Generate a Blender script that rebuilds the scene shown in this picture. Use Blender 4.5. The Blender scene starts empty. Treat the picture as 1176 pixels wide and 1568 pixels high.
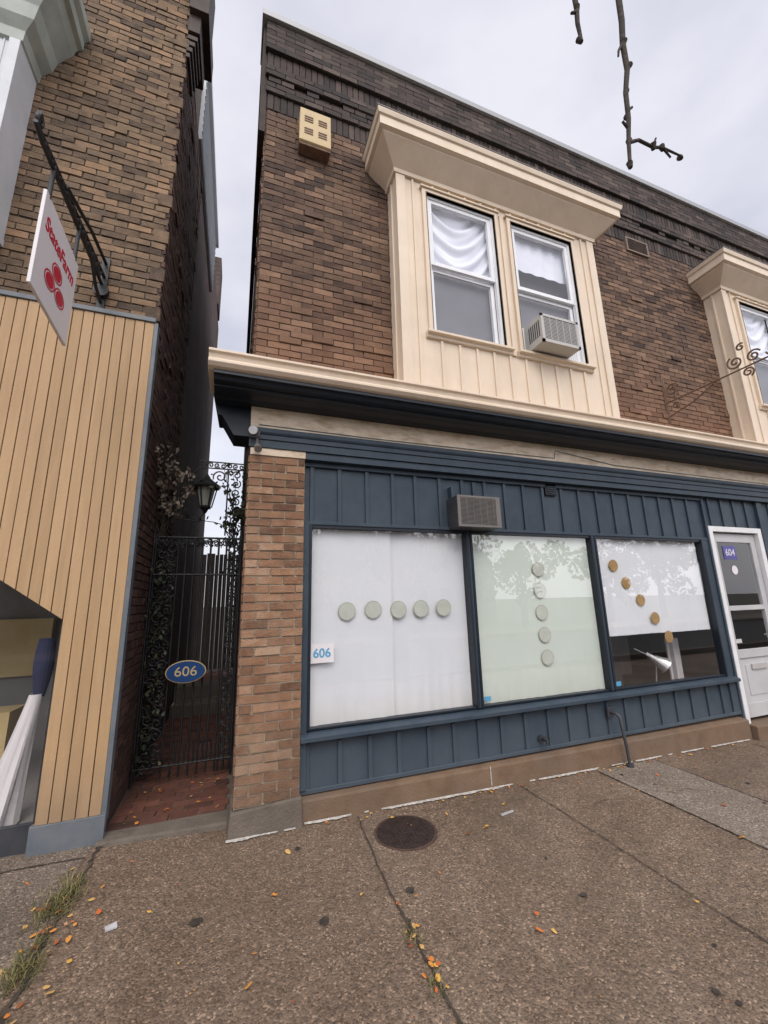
import bpy, math, random
from mathutils import Vector as V, Matrix, Euler
random.seed(7)
R=random.random
def U_(a,b): return a+(b-a)*R()
sc=bpy.context.scene
col=bpy.context.collection

# ------------------------------------------------------------ helpers
def root(name,loc=(0,0,0)):
    e=bpy.data.objects.new(name,None); e.empty_display_size=.1; col.objects.link(e); return e
def link(o,parent=None):
    col.objects.link(o)
    if parent: o.parent=parent
    return o
class Acc:
    def __init__(s): s.v=[]; s.f=[]; s.a=[]
    def poly(s,pts,a=.5):
        n=len(s.v); s.v+= [tuple(p) for p in pts]; s.f.append(tuple(range(n,n+len(pts)))); s.a.append(a)
    def box(s,x0,x1,y0,y1,z0,z1,a=.5):
        n=len(s.v)
        s.v+=[(x0,y0,z0),(x1,y0,z0),(x1,y1,z0),(x0,y1,z0),(x0,y0,z1),(x1,y0,z1),(x1,y1,z1),(x0,y1,z1)]
        for q in ((0,3,2,1),(4,5,6,7),(0,1,5,4),(1,2,6,5),(2,3,7,6),(3,0,4,7)):
            s.f.append(tuple(n+i for i in q)); s.a.append(a)
    def hexa(s,p,a=.5):
        n=len(s.v); s.v+=[tuple(q) for q in p]
        for q in ((0,3,2,1),(4,5,6,7),(0,1,5,4),(1,2,6,5),(2,3,7,6),(3,0,4,7)):
            s.f.append(tuple(n+i for i in q)); s.a.append(a)
    def prof(s,pr,x0,x1,a=.5):
        n=len(s.v); k=len(pr)
        s.v+=[(x0,y,z) for y,z in pr]+[(x1,y,z) for y,z in pr]
        for i in range(k):
            j=(i+1)%k; s.f.append((n+i,n+j,n+k+j,n+k+i)); s.a.append(a)
        s.f.append(tuple(n+i for i in range(k))[::-1]); s.a.append(a)
        s.f.append(tuple(n+k+i for i in range(k))); s.a.append(a)
    def cyl(s,c,axis,r,h,n=24,a=.5,r2=None):
        if r2 is None: r2=r
        ax=V(axis).normalized(); t=V((0,0,1)) if abs(ax.z)<.9 else V((1,0,0))
        p=ax.cross(t).normalized(); q=ax.cross(p); c=V(c); b=len(s.v)
        for k,(rr,hh) in enumerate(((r,0),(r2,h))):
            for i in range(n):
                t_=2*math.pi*i/n; s.v.append(tuple(c+ax*hh+p*math.cos(t_)*rr+q*math.sin(t_)*rr))
        for i in range(n):
            j=(i+1)%n; s.f.append((b+i,b+j,b+n+j,b+n+i)); s.a.append(a)
        s.f.append(tuple(b+i for i in range(n))[::-1]); s.a.append(a)
        s.f.append(tuple(b+n+i for i in range(n))); s.a.append(a)
    def obj(s,name,mat,parent=None,bevel=0,smooth=False,fix=True):
        m=bpy.data.meshes.new(name); m.from_pydata(s.v,[],s.f); m.update()
        at=m.attributes.new('rnd','FLOAT','FACE'); at.data.foreach_set('value',s.a)
        if fix:
            import bmesh
            bm=bmesh.new(); bm.from_mesh(m); bmesh.ops.recalc_face_normals(bm,faces=bm.faces); bm.to_mesh(m); bm.free()
        m.materials.append(mat)
        if smooth:
            for p in m.polygons: p.use_smooth=True
        o=bpy.data.objects.new(name,m); link(o,parent)
        if bevel:
            b=o.modifiers.new('bevel','BEVEL'); b.width=bevel; b.segments=2; b.limit_method='ANGLE'
        return o
def tubes(name,lines,mat,parent,r=.01,res=2):
    c=bpy.data.curves.new(name,'CURVE'); c.dimensions='3D'; c.bevel_depth=r; c.bevel_resolution=res; c.use_fill_caps=True
    for L in lines:
        sp=c.splines.new('POLY'); sp.points.add(len(L)-1)
        for i,p in enumerate(L):
            sp.points[i].co=(p[0],p[1],p[2],1); sp.points[i].radius=p[3] if len(p)>3 else 1
    c.materials.append(mat)
    return link(bpy.data.objects.new(name,c),parent)
def text(name,body,loc,rot,size,mat,parent,ext=.002,align='CENTER',sx=1,off=0):
    c=bpy.data.curves.new(name,'FONT'); c.body=body; c.size=size; c.extrude=ext; c.align_x=align; c.align_y='CENTER'; c.offset=off
    c.materials.append(mat)
    o=bpy.data.objects.new(name,c); o.location=loc; o.rotation_euler=[math.radians(a) for a in rot]; o.scale=(sx,1,1)
    return link(o,parent)
def spiral(c,r0,r1,turns,start,plane,n=40):
    pts=[]
    for i in range(n+1):
        t=i/n; a=start+turns*2*math.pi*t; r=r0+(r1-r0)*t
        u,w=r*math.cos(a),r*math.sin(a)
        if plane=='xz': pts.append((c[0]+u,c[1],c[2]+w))
        elif plane=='yz': pts.append((c[0],c[1]+u,c[2]+w))
        else: pts.append((c[0]+u,c[1]+w,c[2]))
    return pts

# ------------------------------------------------------------ materials
def mk(name,cols,rough=.7,ns=4,nd=6,bump=.1,bs=60,attr=0,dirt=0,ds=1.2,dcol=(.05,.04,.03),metal=0,stretch=None,spec=.4,dstretch=None,bstretch=None,grad=None):
    m=bpy.data.materials.new(name); m.use_nodes=True; nt=m.node_tree; N=nt.nodes; L=nt.links
    b=N['Principled BSDF']; b.inputs['Roughness'].default_value=rough; b.inputs['Metallic'].default_value=metal
    b.inputs['Specular IOR Level'].default_value=spec
    tc=N.new('ShaderNodeTexCoord'); src=tc.outputs['Object']
    def mapped(s):
        mp=N.new('ShaderNodeMapping'); mp.inputs['Scale'].default_value=s; L.new(src,mp.inputs[0]); return mp.outputs[0]
    s1=mapped(stretch) if stretch else src
    no=N.new('ShaderNodeTexNoise'); no.inputs['Scale'].default_value=ns; no.inputs['Detail'].default_value=nd; no.inputs['Roughness'].default_value=.6; L.new(s1,no.inputs['Vector'])
    fac=no.outputs['Fac']
    if attr:
        at=N.new('ShaderNodeAttribute'); at.attribute_name='rnd'
        mx=N.new('ShaderNodeMath'); mx.operation='MULTIPLY_ADD'; mx.inputs[1].default_value=attr
        m2=N.new('ShaderNodeMath'); m2.operation='MULTIPLY'; m2.inputs[1].default_value=1-attr; L.new(fac,m2.inputs[0])
        L.new(at.outputs['Fac'],mx.inputs[0]); L.new(m2.outputs[0],mx.inputs[2]); fac=mx.outputs[0]
        lo,hi=.5*(1-attr)-.0,.5*(1-attr)+attr
    else: lo,hi=.3,.7
    rp=N.new('ShaderNodeValToRGB'); L.new(fac,rp.inputs[0])
    el=rp.color_ramp.elements; k=len(cols)
    while len(el)<k: el.new(.5)
    for i,c in enumerate(cols):
        el[i].position=lo+(hi-lo)*(i/(k-1) if k>1 else 0); el[i].color=(*c,1)
    out=rp.outputs[0]
    def mixc(f,x,c,mode='MIX'):
        mi=N.new('ShaderNodeMix'); mi.data_type='RGBA'; mi.blend_type=mode; L.new(f,mi.inputs[0]); L.new(x,mi.inputs[6]); mi.inputs[7].default_value=(*c,1); return mi.outputs[2]
    if dirt:
        dn=N.new('ShaderNodeTexNoise'); dn.inputs['Scale'].default_value=ds; dn.inputs['Detail'].default_value=8; dn.inputs['Roughness'].default_value=.7; L.new(mapped(dstretch) if dstretch else src,dn.inputs['Vector'])
        dr=N.new('ShaderNodeMapRange'); dr.inputs[1].default_value=.45; dr.inputs[2].default_value=.75; dr.inputs[3].default_value=0; dr.inputs[4].default_value=dirt; L.new(dn.outputs['Fac'],dr.inputs[0])
        out=mixc(dr.outputs[0],out,dcol)
    if grad:  # (z_lo,z_hi,colour,strength): tint, weathering on some, that grows towards z_lo
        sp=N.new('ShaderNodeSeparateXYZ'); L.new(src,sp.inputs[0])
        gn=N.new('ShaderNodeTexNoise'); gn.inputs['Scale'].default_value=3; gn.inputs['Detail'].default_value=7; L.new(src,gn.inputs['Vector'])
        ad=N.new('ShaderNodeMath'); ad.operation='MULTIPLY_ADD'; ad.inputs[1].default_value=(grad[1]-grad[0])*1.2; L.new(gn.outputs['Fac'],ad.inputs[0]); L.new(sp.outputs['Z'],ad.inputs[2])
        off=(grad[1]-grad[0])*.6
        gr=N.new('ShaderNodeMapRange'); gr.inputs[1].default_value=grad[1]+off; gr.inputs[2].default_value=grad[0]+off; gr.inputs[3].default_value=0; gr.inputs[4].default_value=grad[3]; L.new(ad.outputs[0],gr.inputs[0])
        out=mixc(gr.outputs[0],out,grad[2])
    L.new(out,b.inputs['Base Color'])
    if bump:
        bn=N.new('ShaderNodeTexNoise'); bn.inputs['Scale'].default_value=bs; bn.inputs['Detail'].default_value=5
        L.new(mapped(bstretch) if bstretch else src,bn.inputs['Vector'])
        bp=N.new('ShaderNodeBump'); bp.inputs['Strength'].default_value=bump; bp.inputs['Distance'].default_value=.01; L.new(bn.outputs['Fac'],bp.inputs['Height']); L.new(bp.outputs[0],b.inputs['Normal'])
    return m
def glassmat(name,base=.07,tint=(1,1,1),top=.9):
    # thin pane: Schlick reflectance, the same from both sides
    m=bpy.data.materials.new(name); m.use_nodes=True; nt=m.node_tree; N=nt.nodes; L=nt.links; N.clear()
    o=N.new('ShaderNodeOutputMaterial'); mx=N.new('ShaderNodeMixShader'); t=N.new('ShaderNodeBsdfTransparent'); t.inputs[0].default_value=(*tint,1)
    g=N.new('ShaderNodeBsdfGlossy'); g.inputs['Roughness'].default_value=.0
    lw=N.new('ShaderNodeLayerWeight'); lw.inputs['Blend'].default_value=.5
    pw=N.new('ShaderNodeMath'); pw.operation='POWER'; pw.inputs[1].default_value=4; L.new(lw.outputs['Facing'],pw.inputs[0])
    mr=N.new('ShaderNodeMapRange'); mr.inputs[3].default_value=base; mr.inputs[4].default_value=top; L.new(pw.outputs[0],mr.inputs[0])
    L.new(mr.outputs[0],mx.inputs[0]); L.new(t.outputs[0],mx.inputs[1]); L.new(g.outputs[0],mx.inputs[2]); L.new(mx.outputs[0],o.inputs[0])
    return m

M={}
M['brickUp']=mk('brick_brown',[(.05,.031,.024),(.105,.064,.044),(.16,.098,.064),(.25,.155,.10)],.88,9,6,.7,110,attr=.5,dirt=.45,ds=.9,dcol=(.075,.05,.04),bstretch=(1,1,.5),grad=(3.6,4.9,(.27,.135,.075),.5))
M['brickDark']=mk('brick_dark',[(.016,.012,.010),(.034,.024,.02),(.062,.043,.035),(.10,.073,.06)],.8,9,6,.6,110,attr=.6)
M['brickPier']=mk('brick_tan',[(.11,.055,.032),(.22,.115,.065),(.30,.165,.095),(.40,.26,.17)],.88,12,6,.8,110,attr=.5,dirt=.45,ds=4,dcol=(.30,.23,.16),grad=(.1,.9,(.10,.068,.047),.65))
M['brickLeft']=mk('brick_ochre',[(.065,.046,.034),(.145,.10,.066),(.22,.15,.093),(.32,.20,.12)],.92,12,6,.9,90,attr=.5,dirt=.6,ds=1.1,dcol=(.095,.07,.052))
M['paver']=mk('brick_paver',[(.07,.03,.022),(.15,.06,.04),(.2,.085,.06)],.8,9,6,.4,90,attr=.6,dirt=.6,ds=4,dcol=(.04,.035,.03))
M['mortarUp']=mk('mortar_brown',[(.07,.052,.04),(.13,.095,.073)],.95,20,6,.5,150)
M['mortarDk']=mk('mortar_dark',[(.02,.018,.016),(.04,.035,.03)],.95,20,6,.5,150)
M['mortarTan']=mk('mortar_tan',[(.26,.21,.155),(.40,.33,.25)],.95,20,6,.5,150)
M['mortarL']=mk('mortar_left',[(.09,.075,.058),(.17,.14,.11)],.95,20,6,.5,150)
M['cream']=mk('cream_paint',[(.66,.545,.415),(.73,.61,.475)],.5,3,6,.06,40,dirt=.35,ds=1.6,dcol=(.48,.39,.29),dstretch=(3,3,.7))
M['creamOld']=mk('peeling_cream_paint',[(.48,.37,.25),(.76,.64,.49),(.82,.70,.55)],.65,5,10,.25,30,dirt=.6,ds=5,dcol=(.45,.30,.18),stretch=(1,1,4))
M['navy']=mk('navy_paint',[(.023,.038,.056),(.036,.056,.078)],.55,5,6,.1,50,dirt=.55,ds=2.6,dcol=(.065,.08,.095),dstretch=(1,1,.6),grad=(.12,.6,(.085,.105,.125),.6))  # tinted lighter towards the bottom
M['navyDk']=mk('dark_navy_trim',[(.008,.013,.020),(.013,.020,.030)],.45,4,6,.05,50)
M['white']=mk('white_paint',[(.68,.68,.68),(.78,.78,.78)],.45,5,5,.03,50,dirt=.25,ds=3,dcol=(.5,.5,.5))
M['vinyl']=mk('white_vinyl',[(.72,.73,.75),(.8,.81,.82)],.4,5,5,.02,50)
M['paper']=mk('white_paper',[(.74,.77,.80),(.82,.84,.86)],.7,1.5,3,.1,6,spec=.1,dirt=.25,ds=1.5,dcol=(.68,.70,.70),grad=(.62,.85,(.66,.62,.55),.4))
M['paperG']=mk('green_tinted_paper',[(.62,.70,.62),(.69,.76,.69)],.7,1.5,3,.1,6,spec=.1,dirt=.25,ds=1.5,dcol=(.58,.64,.58),grad=(.62,.85,(.60,.60,.50),.4))
M['curtain']=mk('curtain_cloth',[(.66,.69,.78),(.80,.82,.9)],.8,2,3,.1,10)
M['blind']=mk('window_screen',[(.085,.085,.10),(.13,.13,.15)],.7,3,4,.05,200)
M['disc']=mk('frosted_disc',[(.52,.55,.48),(.60,.63,.56)],.5,12,4,.02,30)
M['discRim']=mk('disc_rim',[(.34,.34,.25),(.42,.42,.32)],.5,12,4,.02,30)
M['gold']=mk('gold_disc',[(.36,.22,.08),(.46,.29,.11)],.4,12,4,.02,30)
M['clad']=mk('ochre_cladding',[(.385,.25,.13),(.465,.305,.165)],.65,3,6,.15,50,attr=.3,dirt=.45,ds=1.6,dcol=(.31,.20,.11),stretch=(6,6,.6),dstretch=(3,3,.5),grad=(.1,.6,(.20,.145,.10),.6))
M['greyblue']=mk('grey_blue_metal',[(.10,.12,.14),(.15,.17,.19)],.5,5,5,.1,40,dirt=.5,ds=4,dcol=(.2,.19,.17))
M['iron']=mk('black_iron',[(.008,.008,.009),(.02,.02,.022)],.5,10,4,.2,80,spec=.5)
M['rust']=mk('rusty_iron',[(.10,.06,.04),(.2,.12,.08)],.8,20,4,.2,80)
M['vent']=mk('vent_yellow_metal',[(.5,.38,.2),(.6,.47,.27)],.6,6,5,.05,40,dirt=.5,ds=6,dcol=(.3,.2,.1))
M['acgrey']=mk('ac_beige_metal',[(.12,.11,.10),(.19,.175,.16)],.5,6,5,.03,40,dirt=.4,ds=6,dcol=(.08,.07,.06))
M['acdark']=mk('ac_dark_metal',[(.03,.033,.04),(.06,.06,.065)],.5,6,5,.03,40)
M['acwhite']=mk('ac_white_metal',[(.42,.41,.38),(.52,.51,.48)],.5,6,5,.03,40,dirt=.4,ds=6,dcol=(.28,.26,.22))
M['coping']=mk('coping_metal',[(.28,.29,.30),(.4,.41,.42)],.5,3,5,.05,30,metal=.2,dirt=.4,ds=3,dcol=(.1,.1,.1))
M['base']=mk('brown_painted_concrete',[(.135,.085,.052),(.22,.145,.092)],.8,6,8,.4,60,dirt=.7,ds=3,dcol=(.11,.09,.072))
M['concdk']=mk('old_concrete',[(.10,.082,.065),(.20,.168,.135)],.9,8,9,.8,50,dirt=.6,ds=4,dcol=(.055,.045,.037))
M['caulk']=mk('white_caulk',[(.25,.23,.20),(.55,.52,.48)],.8,30,6,.6,60)
M['dark']=mk('dark_room',[(.02,.02,.02),(.04,.04,.04)],.8,2,2,0)
M['darkblue']=mk('dark_blue_cloth',[(.015,.02,.05),(.03,.035,.08)],.8,4,2,0)
M['room']=mk('room_wall',[(.20,.19,.18),(.28,.27,.26)],.8,1,2,0)
M['roomfl']=mk('room_floor',[(.1,.07,.05),(.16,.12,.08)],.5,3,2,0)
M['chrome']=mk('chrome',[(.7,.7,.7),(.8,.8,.8)],.25,3,2,0,metal=.6)
M['lightgrey']=mk('light_grey_panel',[(.42,.42,.43),(.5,.5,.5)],.5,3,3,.03,40)
M['signwhite']=mk('sign_white',[(.68,.65,.66),(.76,.73,.74)],.4,3,3,.02,40,dirt=.2,ds=3,dcol=(.5,.48,.48))
M['signred']=mk('sign_red',[(.50,.012,.04),(.56,.02,.05)],.4,3,3,0)
M['blue']=mk('blue_enamel',[(.012,.05,.17),(.015,.065,.21)],.3,3,3,0)
M['goldtxt']=mk('gold_lettering',[(.5,.38,.18),(.6,.46,.23)],.4,3,3,0)
M['violet']=mk('violet_sign',[(.07,.06,.25),(.09,.08,.32)],.4,3,3,0)
M['stick']=mk('sticker_blue',[(.08,.3,.5),(.1,.35,.55)],.5,3,3,0)
M['bark']=mk('bark',[(.03,.024,.02),(.07,.055,.045)],.9,20,6,.6,60)
M['vine']=mk('vine_leaves',[(.012,.018,.010),(.03,.045,.02),(.06,.07,.03)],.6,8,4,0,attr=.7)
M['dryvine']=mk('dry_flower_heads',[(.08,.06,.045),(.16,.125,.095),(.26,.21,.165)],.8,8,4,0,attr=.7)
M['weed']=mk('weed_blades',[(.05,.06,.02),(.14,.13,.045),(.28,.22,.09)],.7,8,4,0,attr=.7)
M['leaf']=mk('fallen_leaf',[(.12,.05,.025),(.55,.14,.03),(.65,.38,.07),(.42,.27,.13)],.7,8,4,0,attr=.85)
M['foliage']=mk('tree_foliage',[(.02,.035,.012),(.05,.08,.025),(.09,.10,.03)],.7,8,4,0,attr=.7)
M['asphalt']=mk('asphalt',[(.04,.04,.04),(.06,.06,.06)],.9,20,8,.3,80)
M['grnd']=mk('ground',[(.08,.08,.06),(.12,.12,.08)],.9,2,8,.3,20)
M['siding']=mk('pale_siding',[(.56,.58,.60),(.64,.66,.68)],.6,3,5,.05,30,dirt=.3,ds=2,dcol=(.4,.42,.4))
M['green']=mk('pale_green_trim',[(.34,.38,.34),(.46,.50,.45)],.6,3,5,.05,30,dirt=.6,ds=2.5,dcol=(.22,.23,.2))
M['castiron']=mk('manhole_iron',[(.03,.02,.018),(.06,.04,.034)],.6,20,6,.3,80,metal=.3)
M['roof']=mk('roof_membrane',[(.1,.1,.1),(.14,.14,.14)],.9,3,5,.05,30)
M['glass']=glassmat('window_glass',.15)
M['glassUp']=glassmat('sash_glass',.09)

def sidebrick(name,c1,c2,mo,dirt):
    m=bpy.data.materials.new(name); m.use_nodes=True; nt=m.node_tree; N=nt.nodes; L=nt.links; b=N['Principled BSDF']; b.inputs['Roughness'].default_value=.9
    tc=N.new('ShaderNodeTexCoord'); sp=N.new('ShaderNodeSeparateXYZ'); cb=N.new('ShaderNodeCombineXYZ'); L.new(tc.outputs['Object'],sp.inputs[0]); L.new(sp.outputs['Y'],cb.inputs['X']); L.new(sp.outputs['Z'],cb.inputs['Y'])
    br=N.new('ShaderNodeTexBrick'); br.inputs['Scale'].default_value=1; br.inputs['Brick Width'].default_value=.203; br.inputs['Row Height'].default_value=.0677; br.inputs['Mortar Size'].default_value=.006
    br.inputs['Color1'].default_value=(*c1,1); br.inputs['Color2'].default_value=(*c2,1); br.inputs['Mortar'].default_value=(*mo,1); L.new(cb.outputs[0],br.inputs['Vector'])
    no=N.new('ShaderNodeTexNoise'); no.inputs['Scale'].default_value=1.5; no.inputs['Detail'].default_value=9; L.new(tc.outputs['Object'],no.inputs['Vector'])
    mr=N.new('ShaderNodeMapRange'); mr.inputs[1].default_value=.35; mr.inputs[2].default_value=.7; mr.inputs[4].default_value=.8; L.new(no.outputs['Fac'],mr.inputs[0])
    mi=N.new('ShaderNodeMix'); mi.data_type='RGBA'; L.new(mr.outputs[0],mi.inputs[0]); L.new(br.outputs['Color'],mi.inputs[6]); mi.inputs[7].default_value=(*dirt,1); L.new(mi.outputs[2],b.inputs['Base Color'])
    bp=N.new('ShaderNodeBump'); bp.invert=True; bp.inputs['Strength'].default_value=.8; bp.inputs['Distance'].default_value=.008; L.new(br.outputs['Fac'],bp.inputs['Height'])
    n2=N.new('ShaderNodeTexNoise'); n2.inputs['Scale'].default_value=70; L.new(tc.outputs['Object'],n2.inputs['Vector']); b2=N.new('ShaderNodeBump'); b2.inputs['Strength'].default_value=.5; b2.inputs['Distance'].default_value=.01; L.new(n2.outputs['Fac'],b2.inputs['Height']); L.new(bp.outputs[0],b2.inputs['Normal']); L.new(b2.outputs[0],b.inputs['Normal'])
    return m
M['sideL']=sidebrick('side_brick_left',(.13,.07,.05),(.08,.04,.03),(.1,.08,.07),(.045,.03,.028))
M['sideR']=sidebrick('side_brick_right',(.14,.075,.05),(.08,.045,.032),(.1,.08,.07),(.05,.035,.03))

def walkmat(name,a,b_,c,stain):
    m=bpy.data.materials.new(name); m.use_nodes=True; nt=m.node_tree; N=nt.nodes; L=nt.links; b=N['Principled BSDF']; b.inputs['Specular IOR Level'].default_value=.35
    tc=N.new('ShaderNodeTexCoord'); o=tc.outputs['Object']
    def noise(s,d=6,r=.6):
        n=N.new('ShaderNodeTexNoise'); n.inputs['Scale'].default_value=s; n.inputs['Detail'].default_value=d; n.inputs['Roughness'].default_value=r; L.new(o,n.inputs['Vector']); return n.outputs['Fac']
    def ramp(f,ps):
        r=N.new('ShaderNodeValToRGB'); L.new(f,r.inputs[0]); e=r.color_ramp.elements
        while len(e)<len(ps): e.new(.5)
        for i,(p,cc) in enumerate(ps): e[i].position=p; e[i].color=(*cc,1)
        return r.outputs[0]
    def mix(f,x,y,mode='MIX'):
        k=N.new('ShaderNodeMix'); k.data_type='RGBA'; k.blend_type=mode
        if isinstance(f,float): k.inputs[0].default_value=f
        else: L.new(f,k.inputs[0])
        for i,q in ((6,x),(7,y)):
            if isinstance(q,tuple): k.inputs[i].default_value=(*q,1)
            else: L.new(q,k.inputs[i])
        return k.outputs[2]
    base=ramp(noise(1.3,8,.65),[(.3,a),(.5,b_),(.72,c)])
    vo=N.new('ShaderNodeTexVoronoi'); vo.inputs['Scale'].default_value=105; L.new(o,vo.inputs['Vector'])
    sp=N.new('ShaderNodeSeparateColor'); L.new(vo.outputs['Color'],sp.inputs[0])
    peb=ramp(sp.outputs[0],[(0,(.40,.38,.36)),(.35,(.8,.78,.76)),(.7,(1.05,1.02,1)),(.92,(1.4,1.36,1.3)),(1,(2.4,2.3,2.2))])
    base=mix(.85,base,peb,'MULTIPLY')
    fine=ramp(noise(420,2),[(.3,(.6,.6,.6)),(.7,(1.35,1.35,1.35))]); base=mix(.7,base,fine,'MULTIPLY')
    st=ramp(noise(.7,10,.75),[(.48,(0,0,0)),(.66,(.9,.9,.9))]); base=mix(st,base,mix(.6,stain,peb,'MULTIPLY'))
    s2=ramp(noise(9,4,.5),[(.66,(0,0,0)),(.74,(.5,.5,.5))]); base=mix(s2,base,tuple(q*.45 for q in b_))
    L.new(base,b.inputs['Base Color'])
    rr=N.new('ShaderNodeMapRange'); L.new(noise(2,6),rr.inputs[0]); rr.inputs[3].default_value=.5; rr.inputs[4].default_value=.9; L.new(rr.outputs[0],b.inputs['Roughness'])
    bp=N.new('ShaderNodeBump'); bp.inputs['Strength'].default_value=.6; bp.inputs['Distance'].default_value=.006; L.new(vo.outputs['Distance'],bp.inputs['Height']); bp.invert=True
    b2=N.new('ShaderNodeBump'); b2.inputs['Strength'].default_value=.4; b2.inputs['Distance'].default_value=.02; L.new(noise(18,6),b2.inputs['Height']); L.new(bp.outputs[0],b2.inputs['Normal']); L.new(b2.outputs[0],b.inputs['Normal'])
    return m
M['walk']=walkmat('sidewalk_concrete',(.135,.094,.066),(.192,.140,.100),(.25,.193,.145),(.135,.097,.068))
M['walkL']=walkmat('sidewalk_concrete_light',(.175,.14,.108),(.245,.205,.165),(.30,.26,.215),(.2,.16,.125))
M['walkM']=walkmat('sidewalk_concrete_grey',(.13,.102,.078),(.187,.150,.118),(.235,.2,.162),(.14,.108,.085))

def bricks(acc,O,Ud,Vd,W,u0,u1,v0,v1,bw=.203,bh=.0677,m=.010,depth=.011,holes=(),proj=.03,jit=.002,pj=.014,shift=0,lo=0,hi=1):
    O=V(O);Ud=V(Ud);Vd=V(Vd);W=V(W)
    r=0; v=v0
    while v<v1-.02:
        va=v+m/2; vb=min(v+bh,v1)-m/2
        off=(r%2)*bw*.5+shift
        u=u0-off
        while u<u1:
            a=max(u,u0)+m/2; b=min(u+bw,u1)-m/2
            segs=[(a,b)]
            for (hu0,hu1,hv0,hv1) in holes:
                if vb>hv0+.01 and va<hv1-.01:
                    ns=[]
                    for (p,q) in segs:
                        if q<=hu0 or p>=hu1: ns.append((p,q)); continue
                        if p<hu0: ns.append((p,hu0))
                        if q>hu1: ns.append((hu1,q))
                    segs=ns
            for (p,q) in segs:
                if q-p<.015: continue
                w=depth+random.gauss(0,jit*.5)+(pj if R()<proj else 0)
                j=lambda: random.gauss(0,.0011+jit*.25)
                P=[]
                for ww in (-.012,w):
                    for (uu,vv) in ((p,va),(q,va),(q,vb),(p,vb)):
                        P.append(O+Ud*(uu+j())+Vd*(vv+j()*.7)+W*(ww+ (j() if ww>0 else 0)))
                n=len(acc.v); acc.v+=[tuple(x) for x in P]
                at=lo+(hi-lo)*min(1,max(0,random.gauss(.5,.24)))
                for qd in ((4,5,6,7),(0,1,5,4),(1,2,6,5),(2,3,7,6),(3,0,4,7)):
                    acc.f.append(tuple(n+i for i in qd)); acc.a.append(at)
            u+=bw
        v+=bh; r+=1

def gz(x): return -.018*(max(-2.,min(8.,x))-.5)

# ============================================================ GROUND
g=Acc(); g.poly([(-400,-400,-.30),(400,-400,-.30),(400,400,-.30),(-400,400,-.30)]); g.obj('ground',M['grnd'],fix=False)
g=Acc(); g.poly([(-120,-14,-.29),(120,-14,-.29),(120,-5.2,-.29),(-120,-5.2,-.29)]); g.obj('road',M['asphalt'],fix=False)
xs=[-40,-2]+[ -2+.5*i for i in range(1,21)]+[40]
def sheet(x0,x1,y0,y1,dz,mat,name,parent=None):
    a=Acc(); X=[x0]+[x for x in xs if x0<x<x1]+[x1]
    for p,q in zip(X[:-1],X[1:]):
        a.poly([(p,y0,gz(p)+dz),(q,y0,gz(q)+dz),(q,y1,gz(q)+dz),(p,y1,gz(p)+dz)])
    return a.obj(name,mat,parent,fix=False)
sw=root('sidewalk')
sheet(-40,40,-5.0,.6,0,M['walk'],'slabs',sw)
sheet(3.36,4.12,-1.9,-.03,.004,M['walkL'],'pale_slab',sw)
sheet(4.12,8,-5,-1.9,.004,M['walkM'],'outer_slab',sw)
sheet(-40,-.82,-5.0,.6,.003,M['walkM'],'neighbour_slabs',sw)
ja=Acc()
def joint(x0,y0,x1,y1,w=.008,jag=.006):
    d=V((x1-x0,y1-y0)); L=d.length; d/=L; nrm=V((-d.y,d.x)); n=int(max(6,L/.03)); drift=0
    pl=[];pr=[]
    for i in range(n+1):
        drift=drift*.9+random.gauss(0,jag*.3)
        c=V((x0,y0))+d*L*i/n+nrm*drift
        wl=w*(.35+R()*.9); wr=w*(.35+R()*.9)
        if R()<.07: wl+=jag*2*R()
        a=c+nrm*wl; b=c-nrm*wr
        pl.append((a.x,a.y,gz(a.x)+.008)); pr.append((b.x,b.y,gz(b.x)+.008))
    for i in range(n): ja.poly([pr[i],pr[i+1],pl[i+1],pl[i]])
joint(.97,-.03,.91,-.92,.006); joint(.91,-.92,.88,-5,.008,.01)
joint(2.47,-.06,2.44,-5,.005); joint(3.36,-.06,3.36,-5,.005); joint(4.12,-.06,4.12,-5,.006)
joint(5.6,-.1,5.6,-5,.007); joint(-.78,.22,-.81,-5,.012,.03); joint(-.82,.1,-5,.16,.008)
joint(3.36,-1.9,8,-1.92,.005); joint(-5,-2.4,-.82,-2.4,.007)
for pts in ([(1.7,-.1),(1.62,-.16),(1.45,-.13),(1.3,-.08)],[(3.4,-.5),(3.6,-.62),(3.75,-.6),(3.95,-.75)],[(2.46,-.5),(2.7,-.56),(2.95,-.5),(3.2,-.6)]):
    for a,b in zip(pts[:-1],pts[1:]): joint(a[0],a[1],b[0],b[1],.002,.002)
ja.obj('joints',mk('joint_dirt',[(.03,.023,.017),(.08,.062,.046)],.95,15,6,.4,60),sw,fix=False)
# gum and tar spots trodden into the surface
a=Acc()
for i in range(46):
    x,y=U_(-2,5.5),U_(-2.7,-.15); r=U_(.006,.022); n=9
    if i<4: x,y,r=((1.02,-.92,.028),(.52,-.98,.03),(-.1,-.75,.03),(1.9,-1.3,.02))[i]
    a.poly([(x+r*(.6+.6*R())*math.cos(2*math.pi*k/n),y+r*(.6+.6*R())*math.sin(2*math.pi*k/n),gz(x)+.0085) for k in range(n)])
a.obj('gum_spots',mk('gum_spot',[(.028,.022,.018),(.06,.048,.038)],.8,20,4,.1,60),sw,fix=False)
a=Acc(); a.hexa([(2.0,-.42,gz(2)+.003),(2.12,-.40,gz(2)+.003),(2.12,-.385,gz(2)+.003),(2.0,-.40,gz(2)+.003),(2.0,-.42,gz(2)+.012),(2.12,-.40,gz(2)+.016),(2.12,-.385,gz(2)+.012),(2.0,-.40,gz(2)+.010)])
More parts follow.
